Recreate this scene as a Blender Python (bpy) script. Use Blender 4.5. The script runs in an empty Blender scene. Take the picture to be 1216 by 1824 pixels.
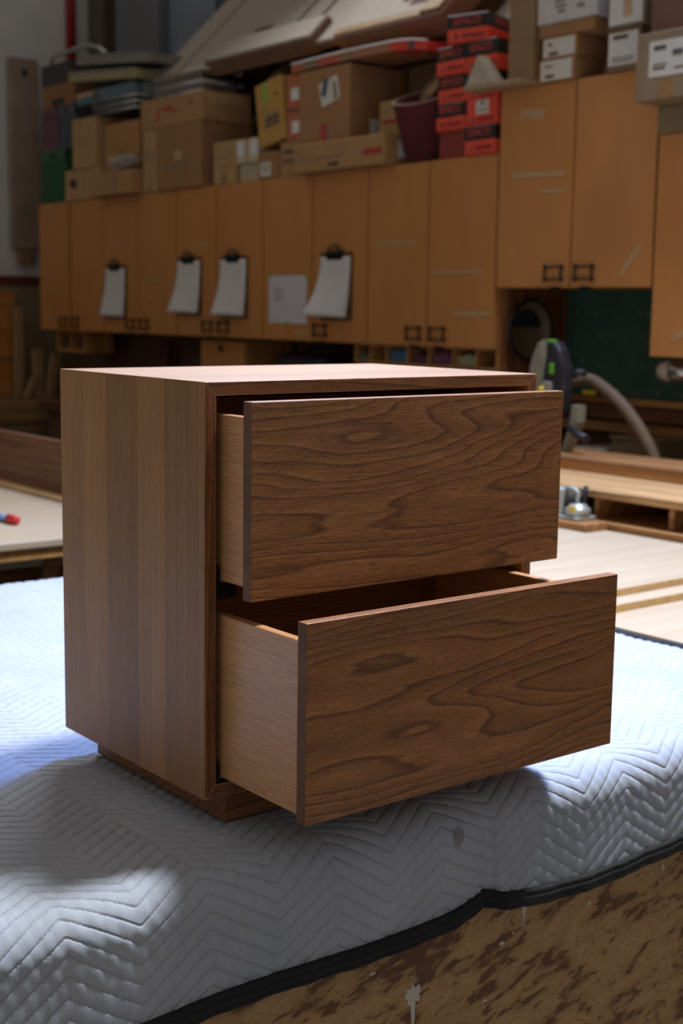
import bpy, bmesh, math, random
import numpy as np
from mathutils import Vector, Matrix
random.seed(7)
rng = np.random.default_rng(7)
scene = bpy.context.scene
COL = scene.collection
PI = math.pi

# ------------------------------------------------------------------ camera
cam_data = bpy.data.cameras.new('camera')
cam = bpy.data.objects.new('camera', cam_data)
COL.objects.link(cam)
scene.camera = cam
YAW, PITCH, ROLL = (math.radians(v) for v in (38.2138, -8.3934, 0.813))
_f = Vector((math.sin(YAW)*math.cos(PITCH), math.cos(YAW)*math.cos(PITCH), math.sin(PITCH)))
_r = _f.cross(Vector((0, 0, 1))).normalized()
_u = _r.cross(_f)
_R = _r*math.cos(ROLL) + _u*math.sin(ROLL)
_U = -_r*math.sin(ROLL) + _u*math.cos(ROLL)
_m = Matrix((_R, _U, -_f)).transposed().to_4x4()
_m.translation = Vector((-0.9384, -1.4755, 1.5105))
cam.matrix_world = _m
cam_data.sensor_fit = 'HORIZONTAL'
cam_data.sensor_width = 24.0
cam_data.lens = 2446.2/1216*24
cam_data.clip_end = 60
cam_data.dof.use_dof = True
cam_data.dof.focus_distance = 1.74
cam_data.dof.aperture_fstop = 5.6

# ------------------------------------------------------------------ light
world = bpy.data.worlds.new('world')
scene.world = world
world.use_nodes = True
bg = world.node_tree.nodes['Background']
bg.inputs[0].default_value = (1.0, 0.93, 0.85, 1)
bg.inputs[1].default_value = 0.265


def area_light(name, loc, target, size, size_y, power, color, spread=180):
    ld = bpy.data.lights.new(name, 'AREA')
    ld.shape = 'RECTANGLE'
    ld.size, ld.size_y = size, size_y
    ld.energy = power
    ld.color = color
    ld.spread = math.radians(spread)
    o = bpy.data.objects.new(name, ld)
    COL.objects.link(o)
    o.location = loc
    d = Vector(target) - Vector(loc)
    o.rotation_euler = d.to_track_quat('-Z', 'Y').to_euler()
    return o


area_light('ceiling_skylight', (2.15, -0.20, 5.3), (0.55, 0.6, 0.8), 0.55, 0.65, 92, (0.92, 0.96, 1.0), 84)
area_light('ceiling_skylight_blue', (2.45, 1.55, 5.3), (0.4, 0.4, 0.8), 0.7, 0.9, 66, (0.20, 0.40, 1.0), 84)
area_light('added_sheen_light', (3.66, 3.6, 4.6), (0.6, 0.6, 0.9), 3.2, 1.0, 84, (0.95, 0.97, 1.0), 110)  # added lamp with no window behind it; gives the nightstand top its sheen

vs = scene.view_settings
vs.view_transform = 'Standard'
vs.look = 'None'
vs.exposure = 0.0
vs.gamma = 1.0
vs.use_curve_mapping = False


# ------------------------------------------------------------------ materials
def srgb(r, g, b):
    def f(c):
        c /= 255.0
        return c/12.92 if c <= 0.04045 else ((c+0.055)/1.055)**2.4
    return (f(r), f(g), f(b), 1)


class NT:
    def __init__(self, name):
        self.mat = bpy.data.materials.new(name)
        self.mat.use_nodes = True
        self.t = self.mat.node_tree
        self.b = self.t.nodes['Principled BSDF']

    def n(self, typ, **kw):
        nd = self.t.nodes.new(typ)
        for k, v in kw.items():
            setattr(nd, k, v)
        return nd

    def link(self, a, b):
        self.t.links.new(a, b)

    def val(self, sock, v):
        if isinstance(v, bpy.types.NodeSocket):
            self.link(v, sock)
        else:
            sock.default_value = v

    def math(self, op, a, b=0.0, c=None, clamp=False):
        nd = self.n('ShaderNodeMath', operation=op, use_clamp=clamp)
        self.val(nd.inputs[0], a)
        self.val(nd.inputs[1], b)
        if c is not None:
            self.val(nd.inputs[2], c)
        return nd.outputs[0]

    def comb(self, x, y, z):
        nd = self.n('ShaderNodeCombineXYZ')
        for i, v in enumerate((x, y, z)):
            self.val(nd.inputs[i], v)
        return nd.outputs[0]

    def noise(self, vec, scale=1.0, detail=3.0, rough=0.5, dist=0.0):
        nd = self.n('ShaderNodeTexNoise')
        self.link(vec, nd.inputs['Vector'])
        nd.inputs['Scale'].default_value = scale
        nd.inputs['Detail'].default_value = detail
        nd.inputs['Roughness'].default_value = rough
        nd.inputs['Distortion'].default_value = dist
        return nd.outputs['Fac']

    def ramp(self, fac, stops, interp='LINEAR'):
        nd = self.n('ShaderNodeValToRGB')
        cr = nd.color_ramp
        cr.interpolation = interp
        while len(cr.elements) < len(stops):
            cr.elements.new(0.5)
        for e, (p, c) in zip(cr.elements, stops):
            e.position = p
            e.color = c if len(c) == 4 else (*c, 1)
        self.link(fac, nd.inputs[0])
        return nd.outputs[0]

    def mix(self, fac, a, b, mode='MIX'):
        nd = self.n('ShaderNodeMix', data_type='RGBA', blend_type=mode)
        self.val(nd.inputs[0], fac)
        self.val(nd.inputs[6], a)
        self.val(nd.inputs[7], b)
        return nd.outputs[2]

    def bump(self, h, strength=0.2, dist=0.001):
        nd = self.n('ShaderNodeBump')
        nd.inputs['Strength'].default_value = strength
        nd.inputs['Distance'].default_value = dist
        self.link(h, nd.inputs['Height'])
        self.link(nd.outputs[0], self.b.inputs['Normal'])

    def coords(self, loc=(0, 0, 0), rot=(0, 0, 0), kind='Object'):
        tc = self.n('ShaderNodeTexCoord')
        mp = self.n('ShaderNodeMapping')
        mp.inputs['Location'].default_value = loc
        mp.inputs['Rotation'].default_value = rot
        self.link(tc.outputs[kind], mp.inputs['Vector'])
        sp = self.n('ShaderNodeSeparateXYZ')
        self.link(mp.outputs[0], sp.inputs[0])
        return mp.outputs[0], sp.outputs[0], sp.outputs[1], sp.outputs[2]


def wood(name, light, mid, dark, grain='x', freq=45.0, a0=0.0, b0=0.08, warp=0.03, wg=2.0, wa=7.0,
         seed=0.0, tone_amt=1.0, stave=None, stave_var=0.2, pore=0.5, fiber=0.35, rough=0.5, coat=0.0, ring=1.0, stave_axis='a'):
    """Sawn timber: growth rings round a wandering pith, fibres and pores along the grain."""
    w = NT(name)
    _, X, Y, Z = w.coords()
    g, a, b = {'x': (X, Z, Y), 'z': (Z, Y, X), 'y': (Y, X, Z), 'xy': (X, Y, Z), 'yz': (Y, Z, X)}[grain]
    svar = None
    if stave:
        src = a if stave_axis == 'a' else b
        wob = w.math('ADD', w.math('DIVIDE', src, stave), seed)
        irregular = w.math('MULTIPLY', w.math('SINE', w.math('MULTIPLY', wob, 2.1)), 0.33)
        idx = w.math('FLOOR', w.math('ADD', wob, irregular))
        wn = w.n('ShaderNodeTexWhiteNoise', noise_dimensions='1D')
        w.link(idx, wn.inputs['W'])
        svar = wn.outputs['Value']
        a = w.math('ADD', a, w.math('MULTIPLY', svar, 3.0))
        g = w.math('ADD', g, w.math('MULTIPLY', svar, 7.0))
    n1 = w.noise(w.comb(w.math('MULTIPLY', g, wg), w.math('MULTIPLY', a, wa), w.math('ADD', w.math('MULTIPLY', b, wa), seed)), 1.0, 2.0, 0.45)
    n2 = w.noise(w.comb(w.math('MULTIPLY', g, wg*3.5), w.math('MULTIPLY', a, wa*4), w.math('ADD', w.math('MULTIPLY', b, wa*4), seed+3)), 1.0, 3.0, 0.55)
    da = w.math('SUBTRACT', a, a0)
    db = w.math('SUBTRACT', b, b0)
    r = w.math('SQRT', w.math('ADD', w.math('MULTIPLY', da, da), w.math('MULTIPLY', db, db)))
    r = w.math('ADD', r, w.math('MULTIPLY', w.math('SUBTRACT', n1, 0.5), warp*2))
    r = w.math('ADD', r, w.math('MULTIPLY', w.math('SUBTRACT', n2, 0.5), warp*0.13))
    fr = w.math('FRACT', w.math('MULTIPLY', r, freq))
    col = w.ramp(fr, [(0.0, light), (0.45, mid), (0.70, mid), (0.90, dark), (1.0, light)])
    flat = w.n('ShaderNodeRGB')
    flat.outputs[0].default_value = mid
    col = w.mix(ring, flat.outputs[0], col)
    # broad tone drift
    n3 = w.noise(w.comb(w.math('MULTIPLY', g, 3), w.math('MULTIPLY', a, 22), w.math('ADD', w.math('MULTIPLY', b, 22), seed+9)), 1.0, 3.0, 0.6)
    tone = w.ramp(n3, [(0.25, (0.74, 0.72, 0.7)), (0.75, (1.22, 1.22, 1.22))])
    col = w.mix(tone_amt, col, tone, 'MULTIPLY')
    # fibres and pores
    fib = w.noise(w.comb(w.math('MULTIPLY', g, 22), w.math('MULTIPLY', a, 620), w.math('MULTIPLY', b, 620)), 1.0, 2.0, 0.6)
    fcol = w.ramp(fib, [(0.3, (1-fiber, 1-fiber, 1-fiber)), (0.7, (1+fiber*0.6,)*3)])
    col = w.mix(1.0, col, fcol, 'MULTIPLY')
    po = w.noise(w.comb(w.math('MULTIPLY', g, 95), w.math('MULTIPLY', a, 1100), w.math('MULTIPLY', b, 1100)), 1.0, 1.0, 0.5)
    pm = w.math('MULTIPLY', w.ramp(po, [(0.60, (0, 0, 0)), (0.68, (1, 1, 1))]), pore)
    col = w.mix(pm, col, (dark[0]*0.35, dark[1]*0.32, dark[2]*0.3, 1))
    if svar is not None:
        sc = w.ramp(svar, [(0, (1-stave_var, 1-stave_var*1.05, 1-stave_var*1.1)), (1, (1+stave_var, 1+stave_var, 1+stave_var))])
        col = w.mix(1.0, col, sc, 'MULTIPLY')
    w.link(col, w.b.inputs['Base Color'])
    w.b.inputs['Roughness'].default_value = rough
    w.b.inputs['Specular IOR Level'].default_value = 0.3
    if coat:
        w.b.inputs['Coat Weight'].default_value = coat
        w.b.inputs['Coat Roughness'].default_value = 0.28
    w.bump(w.math('SUBTRACT', fib, w.math('MULTIPLY', pm, 0.6)), 0.25, 0.0006)
    return w.mat


_plain = {}


def plain(name, rgb, rough=0.6, metal=0.0, var=0.08, scale=30.0, bump=0.0, spec=None):
    """Plain paint, card, cloth or metal with slight mottling."""
    key = (name,)
    if key in _plain:
        return _plain[key]
    w = NT(name)
    v, X, Y, Z = w.coords()
    n = w.noise(v, scale, 4.0, 0.6)
    base = srgb(*rgb)
    lo = tuple(c*(1-var*1.6) for c in base[:3])
    hi = tuple(min(1, c*(1+var*1.6)) for c in base[:3])
    w.link(w.ramp(n, [(0.3, lo), (0.7, hi)]), w.b.inputs['Base Color'])
    w.b.inputs['Roughness'].default_value = rough
    w.b.inputs['Metallic'].default_value = metal
    if spec is not None:
        w.b.inputs['Specular IOR Level'].default_value = spec
    if bump:
        w.bump(n, bump, 0.002)
    _plain[key] = w.mat
    return w.mat


def card(rgb):
    return plain('cardboard_%d_%d_%d' % rgb, rgb, 0.88, 0, 0.06, 9.0)


# hero timber: oiled brown oak
OL, OM, OD = srgb(172, 116, 70), srgb(156, 102, 58), srgb(114, 71, 42)
M_front1 = wood('oak_drawer_front_upper', OL, OM, OD, 'x', 200, 0.44, -0.42, 0.056, 1.15, 6.0, 1.7, 0.7, pore=0.7, coat=0.5)
M_front2 = wood('oak_drawer_front_lower', OL, OM, OD, 'x', 190, 0.16, -0.55, 0.058, 1.1, 6.0, 12.3, 0.8, pore=0.7, coat=0.5)
M_end = wood('oak_end_grain', srgb(128, 93, 66), srgb(110, 78, 54), srgb(76, 54, 39), 'x', 240, 0.3, 0.1, 0.01, 1, 4, 4.0, pore=0.2, fiber=0.15, rough=0.65)
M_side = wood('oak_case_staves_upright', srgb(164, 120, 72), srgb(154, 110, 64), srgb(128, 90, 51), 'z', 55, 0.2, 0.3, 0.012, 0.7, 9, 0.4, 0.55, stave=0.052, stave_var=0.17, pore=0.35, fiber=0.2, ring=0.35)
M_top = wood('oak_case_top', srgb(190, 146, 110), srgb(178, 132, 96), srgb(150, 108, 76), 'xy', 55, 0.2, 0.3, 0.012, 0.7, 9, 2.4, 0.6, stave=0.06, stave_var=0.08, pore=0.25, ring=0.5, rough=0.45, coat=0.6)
M_edge_z = wood('oak_case_edge_upright', srgb(150, 100, 64), srgb(132, 85, 53), srgb(98, 62, 39), 'z', 90, 0.0, 0.3, 0.02, 1.5, 12, 6.4, pore=0.5)
M_edge_x = wood('oak_case_edge_level', srgb(150, 101, 65), srgb(134, 88, 56), srgb(102, 65, 41), 'x', 90, 0.2, 0.3, 0.02, 1.5, 12, 8.4, pore=0.5)
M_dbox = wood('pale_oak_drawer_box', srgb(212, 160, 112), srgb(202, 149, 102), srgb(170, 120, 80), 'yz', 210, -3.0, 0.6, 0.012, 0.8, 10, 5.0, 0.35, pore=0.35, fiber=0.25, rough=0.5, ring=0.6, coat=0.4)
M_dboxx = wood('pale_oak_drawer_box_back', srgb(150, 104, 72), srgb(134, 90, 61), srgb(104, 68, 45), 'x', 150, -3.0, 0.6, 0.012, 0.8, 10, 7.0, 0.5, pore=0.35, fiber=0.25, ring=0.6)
# workshop timbers
M_birch = wood('orange_birch_plywood', srgb(198, 138, 80), srgb(191, 130, 73), srgb(180, 118, 64), 'z', 9, 0.0, 1.2, 0.10, 0.8, 2.2, 3.0, 0.15, pore=0.05, fiber=0.04, rough=0.5, ring=0.22)
M_birch_body = wood('birch_plywood_carcass', srgb(190, 140, 84), srgb(176, 124, 72), srgb(150, 102, 58), 'z', 16, 0.0, 1.2, 0.05, 0.8, 4, 5.0, pore=0.08, fiber=0.08, rough=0.6, ring=0.5)
M_maple = wood('pale_maple_sheet', srgb(190, 172, 147), srgb(184, 165, 139), srgb(172, 152, 124), 'xy', 14, 0.0, 1.0, 0.06, 0.6, 5, 1.0, 0.2, pore=0.05, fiber=0.06, rough=0.5, ring=0.5)
M_bench = wood('workbench_beech', srgb(206, 168, 120), srgb(190, 150, 102), srgb(160, 120, 76), 'yz', 26, 0.0, 0.6, 0.03, 1.0, 8, 2.0, pore=0.12, fiber=0.12, rough=0.55)
M_benchd = wood('workbench_fir', srgb(176, 128, 80), srgb(156, 110, 66), srgb(120, 80, 46), 'yz', 26, 0.0, 0.6, 0.03, 1.0, 8, 8.0, pore=0.12, fiber=0.12, rough=0.6)
M_walnut = wood('brown_oak_panel', srgb(140, 102, 78), srgb(126, 88, 66), srgb(100, 68, 50), 'yz', 30, 0.0, 0.6, 0.03, 1.0, 8, 4.0, pore=0.2, rough=0.5)
M_darkwood = wood('dark_stained_boards', srgb(124, 84, 56), srgb(108, 70, 46), srgb(80, 52, 34), 'yz', 24, 0.0, 0.6, 0.03, 1.0, 8, 6.0, pore=0.2, rough=0.6)
M_lumber = wood('grey_brown_lumber', srgb(176, 144, 102), srgb(160, 128, 90), srgb(128, 100, 68), 'z', 26, 0.0, 0.6, 0.03, 1.0, 8, 9.0, pore=0.15, rough=0.7)
M_lumber_x = wood('grey_brown_lumber_level', srgb(166, 134, 92), srgb(148, 118, 80), srgb(120, 94, 62), 'x', 26, 0.0, 0.6, 0.03, 1.0, 8, 9.0, pore=0.15, rough=0.7)
M_orange = wood('orange_pine_panel', srgb(196, 134, 72), srgb(184, 120, 60), srgb(150, 94, 44), 'x', 26, 0.0, 0.6, 0.03, 1.0, 8, 9.0, pore=0.1, rough=0.6)

M_black = plain('black_paint', (24, 23, 22), 0.5)
M_blackmetal = plain('black_metal', (30, 29, 28), 0.4, 0.6)
M_steel = plain('zinc_steel', (168, 166, 160), 0.35, 0.9)
M_chrome = plain('dull_chrome', (190, 188, 182), 0.25, 1.0)
M_paper = plain('white_paper', (214, 211, 208), 0.8, 0, 0.02)
M_paper2 = plain('lilac_paper', (204, 198, 204), 0.8, 0, 0.02)
M_label = plain('label_paper', (206, 200, 186), 0.8, 0, 0.03)
M_ink = plain('faded_ink', (132, 120, 104), 0.9)
M_inkdark = plain('dark_ink', (88, 80, 70), 0.9)
M_inkred = plain('red_ink', (168, 62, 48), 0.9)
M_tape = plain('brown_tape', (150, 112, 66), 0.35)
M_tapepale = plain('pale_tape', (184, 150, 106), 0.5)
M_green_tape = plain('green_tape', (126, 176, 62), 0.5)
M_redcard = plain('red_carton', (224, 76, 52), 0.6, 0, 0.04)
M_maroon = plain('maroon_abrasive', (92, 30, 36), 0.9, 0, 0.1, 200)
M_plaster = plain('grey_plaster', (208, 206, 202), 0.9, 0, 0.05, 3)
M_olive = plain('olive_wall', (140, 124, 94), 0.9, 0, 0.08, 3)
M_darkwall = plain('dark_brown_wall', (98, 70, 52), 0.9, 0, 0.12, 4)
M_concrete = plain('dusty_concrete', (110, 102, 92), 0.9, 0, 0.12, 4)
M_rough = plain('rough_grey_plaster_board', (168, 156, 144), 0.95, 0, 0.16, 120, bump=0.8)
M_slabedge = plain('slab_edge_board', (122, 90, 64), 0.85, 0, 0.1, 20)
M_binding = plain('black_binding_tape', (26, 26, 28), 0.85, 0, 0.12, 150, bump=0.3)
M_white_paint = plain('dried_white_paint', (196, 190, 176), 0.6)
M_red = plain('red_plastic', (196, 40, 44), 0.4)
M_blue = plain('pale_blue_metal', (120, 150, 190), 0.4)
M_redpipe = plain('red_pipe_paint', (150, 22, 28), 0.4)
M_grey = plain('grey_enamel', (104, 104, 110), 0.5)
M_greydark = plain('dark_grey_plastic', (58, 58, 60), 0.6)
M_toolgrey = plain('tool_grey_plastic', (128, 124, 110), 0.5)
M_toolblack = plain('tool_black_plastic', (36, 35, 40), 0.5)
M_toolgreen = plain('tool_green_plastic', (84, 156, 44), 0.45)
M_yellow = plain('yellow_sticker', (222, 190, 50), 0.5)
M_hose = plain('brown_rubber_hose', (104, 84, 62), 0.7)
M_silver = plain('cast_alloy', (176, 178, 174), 0.4, 0.5)


def make_chalk():
    w = NT('green_chalkboard')
    v, X, Y, Z = w.coords()
    n = w.noise(v, 3.0, 4.0, 0.6, 1.5)
    s = w.noise(w.comb(w.math('MULTIPLY', X, 10), w.math('MULTIPLY', Y, 42), w.math('MULTIPLY', Z, 26)), 1.0, 3, 0.7)
    line = w.math('GREATER_THAN', w.math('SINE', w.math('MULTIPLY', Z, 60)), 0.55)
    c = w.ramp(n, [(0.3, srgb(42, 72, 60)), (0.7, srgb(58, 92, 76))])
    m = w.math('MULTIPLY', w.math('MULTIPLY', w.ramp(s, [(0.56, (0, 0, 0)), (0.66, (1, 1, 1))]), line), 0.35)
    w.link(w.mix(m, c, srgb(150, 156, 136)), w.b.inputs['Base Color'])
    w.b.inputs['Roughness'].default_value = 0.85
    return w.mat


M_chalk = make_chalk()


def make_fascia():
    """Rotary-cut fir plywood, brown with dark blotchy growth figure."""
    w = NT('stained_fir_plywood')
    v, X, Y, Z = w.coords(rot=(0, math.radians(14), 0))
    n1 = w.noise(w.comb(w.math('MULTIPLY', X, 8), Y, w.math('MULTIPLY', Z, 19)), 1.0, 3.0, 0.55, 0.9)
    n2 = w.noise(w.comb(w.math('MULTIPLY', X, 26), Y, w.math('MULTIPLY', Z, 66)), 1.0, 3.0, 0.6, 0.6)
    n3 = w.noise(w.comb(w.math('MULTIPLY', X, 60), Y, w.math('MULTIPLY', Z, 900)), 1.0, 2.0, 0.5)
    base = w.ramp(n1, [(0.28, srgb(148, 110, 70)), (0.5, srgb(176, 138, 90)), (0.75, srgb(190, 152, 104))])
    mm = w.math('ADD', w.math('MULTIPLY', n1, 0.55), w.math('MULTIPLY', n2, 0.55))
    blot = w.ramp(mm, [(0.46, (1, 1, 1)), (0.53, (0, 0, 0))])
    c = w.mix(w.math('MULTIPLY', blot, 0.95), base, srgb(104, 66, 38))
    ring = w.math('FRACT', w.math('MULTIPLY', n1, 16))
    lines = w.ramp(ring, [(0.0, (1, 1, 1)), (0.10, (0, 0, 0)), (0.9, (0, 0, 0)), (1.0, (1, 1, 1))])
    c = w.mix(w.math('MULTIPLY', lines, 0.75), c, srgb(104, 68, 42))
    c = w.mix(1.0, c, w.ramp(n3, [(0.3, (0.86, 0.86, 0.86)), (0.7, (1.1, 1.1, 1.1))]), 'MULTIPLY')
    w.link(c, w.b.inputs['Base Color'])
    w.b.inputs['Roughness'].default_value = 0.7
    w.bump(n3, 0.3, 0.0008)
    return w.mat


M_fascia = make_fascia()


def make_blanket_mat():
    """Woven pale blue-grey cotton; stitch thread follows the quilting seams through the UV map."""
    w = NT('quilted_blue_grey_cotton')
    v, X, Y, Z = w.coords()
    uv = w.n('ShaderNodeUVMap')
    uv.uv_map = 'seams'
    sp = w.n('ShaderNodeSeparateXYZ')
    w.link(uv.outputs[0], sp.inputs[0])
    fr = w.math('FRACT', sp.outputs[1])
    near = w.math('ABSOLUTE', w.math('SUBTRACT', fr, 0.5))
    seam = w.math('GREATER_THAN', near, 0.472)
    dash = w.math('GREATER_THAN', w.math('FRACT', w.math('MULTIPLY', sp.outputs[0], 170)), 0.62)
    st = w.math('MULTIPLY', w.math('MULTIPLY', seam, dash), 0.55)
    slub = w.noise(w.comb(w.math('MULTIPLY', X, 420), w.math('MULTIPLY', Y, 46), w.math('MULTIPLY', Z, 46)), 1.0, 3.0, 0.65)
    slub2 = w.noise(w.comb(w.math('MULTIPLY', X, 60), w.math('MULTIPLY', Y, 500), w.math('MULTIPLY', Z, 500)), 1.0, 2.0, 0.6)
    tone = w.noise(v, 5.0, 3.0, 0.55)
    c = w.ramp(tone, [(0.3, srgb(163, 170, 183)), (0.7, srgb(178, 183, 195))])
    c = w.mix(1.0, c, w.ramp(slub, [(0.3, (0.9, 0.9, 0.9)), (0.72, (1.06, 1.06, 1.06))]), 'MULTIPLY')
    c = w.mix(1.0, c, w.ramp(slub2, [(0.3, (0.95, 0.95, 0.95)), (0.72, (1.03, 1.03, 1.03))]), 'MULTIPLY')
    # two old oil spots and a few rust flecks on the cloth
    for (sx, sz, rad) in ((0.343-0.2, 0.775-0.811, 0.0115),):
        d = w.math('SQRT', w.math('ADD', w.math('POWER', w.math('SUBTRACT', X, sx), 2.0), w.math('POWER', w.math('MULTIPLY', w.math('SUBTRACT', Z, sz), 0.8), 2.0)))
        d = w.math('ADD', d, w.math('MULTIPLY', w.math('SUBTRACT', tone, 0.5), 0.006))
        spot = w.math('MULTIPLY', w.math('LESS_THAN', d, rad), w.math('LESS_THAN', Y, -0.86))
        c = w.mix(w.math('MULTIPLY', spot, 0.6), c, srgb(112, 104, 88))
    c = w.mix(st, c, srgb(92, 94, 100))
    w.link(c, w.b.inputs['Base Color'])
    w.b.inputs['Roughness'].default_value = 0.95
    w.b.inputs['Sheen Weight'].default_value = 0.15
    crease = w.ramp(near, [(0.36, (1, 1, 1)), (0.47, (0.25, 0.25, 0.25)), (0.5, (0, 0, 0))])
    w.bump(w.math('ADD', w.math('MULTIPLY', slub, 0.35), w.math('MULTIPLY', crease, 1.6)), 0.55, 0.0016)
    return w.mat


M_blanket = make_blanket_mat()


# ------------------------------------------------------------------ mesh helpers
class MB:
    """Collects shapes into one bmesh; build() links them as one mesh object."""
    def __init__(self):
        self.bm = bmesh.new()
        self.mi = 0

    def _faces(self, vs, faces):
        bv = [self.bm.verts.new(v) for v in vs]
        out = []
        for f in faces:
            try:
                fc = self.bm.faces.new([bv[i] for i in f])
                fc.material_index = self.mi
                out.append(fc)
            except ValueError:
                pass
        return bv, out

    def box(self, x0, x1, y0, y1, z0, z1, bevel=0.0, seg=1):
        vs = [(x, y, z) for x in (x0, x1) for y in (y0, y1) for z in (z0, z1)]
        fs = [(0, 1, 3, 2), (4, 6, 7, 5), (0, 4, 5, 1), (2, 3, 7, 6), (0, 2, 6, 4), (1, 5, 7, 3)]
        bv, fc = self._faces(vs, fs)
        if bevel:
            es = list({e for f in fc for e in f.edges})
            bmesh.ops.bevel(self.bm, geom=es, offset=bevel, segments=seg, affect='EDGES', profile=0.5)
        return self

    def prism(self, poly, axis, a0, a1, bevel=0.0):
        """poly: 2-D outline; axis: extrusion axis."""
        def p(u, v, a):
            return {'x': (a, u, v), 'y': (u, a, v), 'z': (u, v, a)}[axis]
        n = len(poly)
        vs = [p(u, v, a0) for u, v in poly] + [p(u, v, a1) for u, v in poly]
        fs = [tuple(range(n)), tuple(range(2*n-1, n-1, -1))]
        fs += [(i, n+i, n+(i+1) % n, (i+1) % n) for i in range(n)]
        bv, fc = self._faces(vs, fs)
        if bevel:
            es = list({e for f in fc[:2] for e in f.edges})
            bmesh.ops.bevel(self.bm, geom=es, offset=bevel, segments=2, affect='EDGES', profile=0.5)
        return self

    def tube(self, pts, rad, sides=10, closed=False, caps=True):
        pts = [Vector(p) for p in pts]
        n = len(pts)
        rads = rad if isinstance(rad, (list, tuple)) else [rad]*n
        rings = []
        prev = None
        for i, p in enumerate(pts):
            if closed:
                t = (pts[(i+1) % n]-pts[i-1]).normalized()
            else:
                t = (pts[min(i+1, n-1)]-pts[max(i-1, 0)]).normalized()
            if prev is None:
                ref = Vector((0, 0, 1)) if abs(t.z) < 0.9 else Vector((1, 0, 0))
                u = t.cross(ref).normalized()
            else:
                u = (prev-t*prev.dot(t)).normalized()
            prev = u
            w = t.cross(u)
            rings.append([self.bm.verts.new(p+(u*math.cos(2*PI*k/sides)+w*math.sin(2*PI*k/sides))*rads[i]) for k in range(sides)])
        for i in range(n if closed else n-1):
            r0, r1 = rings[i], rings[(i+1) % n]
            for k in range(sides):
                f = self.bm.faces.new((r0[k], r0[(k+1) % sides], r1[(k+1) % sides], r1[k]))
                f.smooth = True
                f.material_index = self.mi
        if not closed and caps:
            for rr in (rings[0][::-1], rings[-1]):
                f = self.bm.faces.new(rr)
                f.material_index = self.mi
        return self

    def lathe(self, prof, center=(0, 0, 0), axis='z', sides=32, sy=1.0):
        """prof: list of (radius, height)."""
        cx, cy, cz = center
        rings = []
        for r, h in prof:
            row = []
            for k in range(sides):
                a = 2*PI*k/sides
                u, v = r*math.cos(a), r*math.sin(a)*sy
                p = {'z': (cx+u, cy+v, cz+h), 'x': (cx+h, cy+u, cz+v), 'y': (cx+u, cy+h, cz+v)}[axis]
                row.append(self.bm.verts.new(p))
            rings.append(row)
        for a, b in zip(rings[:-1], rings[1:]):
            for k in range(sides):
                f = self.bm.faces.new((a[k], a[(k+1) % sides], b[(k+1) % sides], b[k]))
                f.smooth = True
                f.material_index = self.mi
        for rr in (rings[0][::-1], rings[-1]):
            f = self.bm.faces.new(rr)
            f.material_index = self.mi
        return self

    def grid(self, fn, nu, nv):
        """fn(i/nu, j/nv) -> point."""
        vs = [[self.bm.verts.new(fn(i/nu, j/nv)) for j in range(nv+1)] for i in range(nu+1)]
        for i in range(nu):
            for j in range(nv):
                f = self.bm.faces.new((vs[i][j], vs[i+1][j], vs[i+1][j+1], vs[i][j+1]))
                f.smooth = True
                f.material_index = self.mi
        return self

    def rot(self, axis, ang, cent=(0, 0, 0)):
        bmesh.ops.rotate(self.bm, verts=self.bm.verts[:], cent=cent, matrix=Matrix.Rotation(ang, 3, axis))
        return self

    def build(self, name, mats, parent=None, loc=None):
        bmesh.ops.recalc_face_normals(self.bm, faces=self.bm.faces[:])
        me = bpy.data.meshes.new(name)
        self.bm.to_mesh(me)
        self.bm.free()
        for m in (mats if isinstance(mats, (list, tuple)) else [mats]):
            me.materials.append(m)
        o = bpy.data.objects.new(name, me)
        COL.objects.link(o)
        if parent is not None:
            o.parent = parent
        if loc is not None:
            o.location = loc
        return o


def tag(o, label, cat, group=None):
    o['label'] = label
    o['category'] = cat
    if group:
        o['group'] = group
    return o


def thing(name, loc, label, cat, group=None, rot=None):
    o = bpy.data.objects.new(name, None)
    COL.objects.link(o)
    o.empty_display_size = 0.05
    o.location = loc
    if rot:
        o.rotation_euler = rot
    return tag(o, label, cat, group)


def struct(o, label=None):
    o['kind'] = 'structure'
    if label:
        o['label'] = label
    return o


def B(x0, x1, y0, y1, z0, z1, bevel=0.0, seg=1):
    return MB().box(x0, x1, y0, y1, z0, z1, bevel, seg)


def text_mesh(txt, size, depth=0.0006):
    cu = bpy.data.curves.new('lettering', 'FONT')
    cu.body = txt
    cu.size = size
    cu.extrude = depth
    cu.align_x = 'CENTER'
    cu.align_y = 'CENTER'
    o = bpy.data.objects.new('lettering', cu)
    COL.objects.link(o)
    dg = bpy.context.evaluated_depsgraph_get()
    me = bpy.data.meshes.new_from_object(o.evaluated_get(dg))
    bpy.data.objects.remove(o)
    return me


# text lies in XY of its mesh; this turns it to face -X, reading towards -Y
TEXT_ROT = Matrix(((0, 0, -1), (-1, 0, 0), (0, 1, 0))).to_4x4()
TEXT_ROT_Y = Matrix(((1, 0, 0), (0, 0, -1), (0, 1, 0))).to_4x4()

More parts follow.
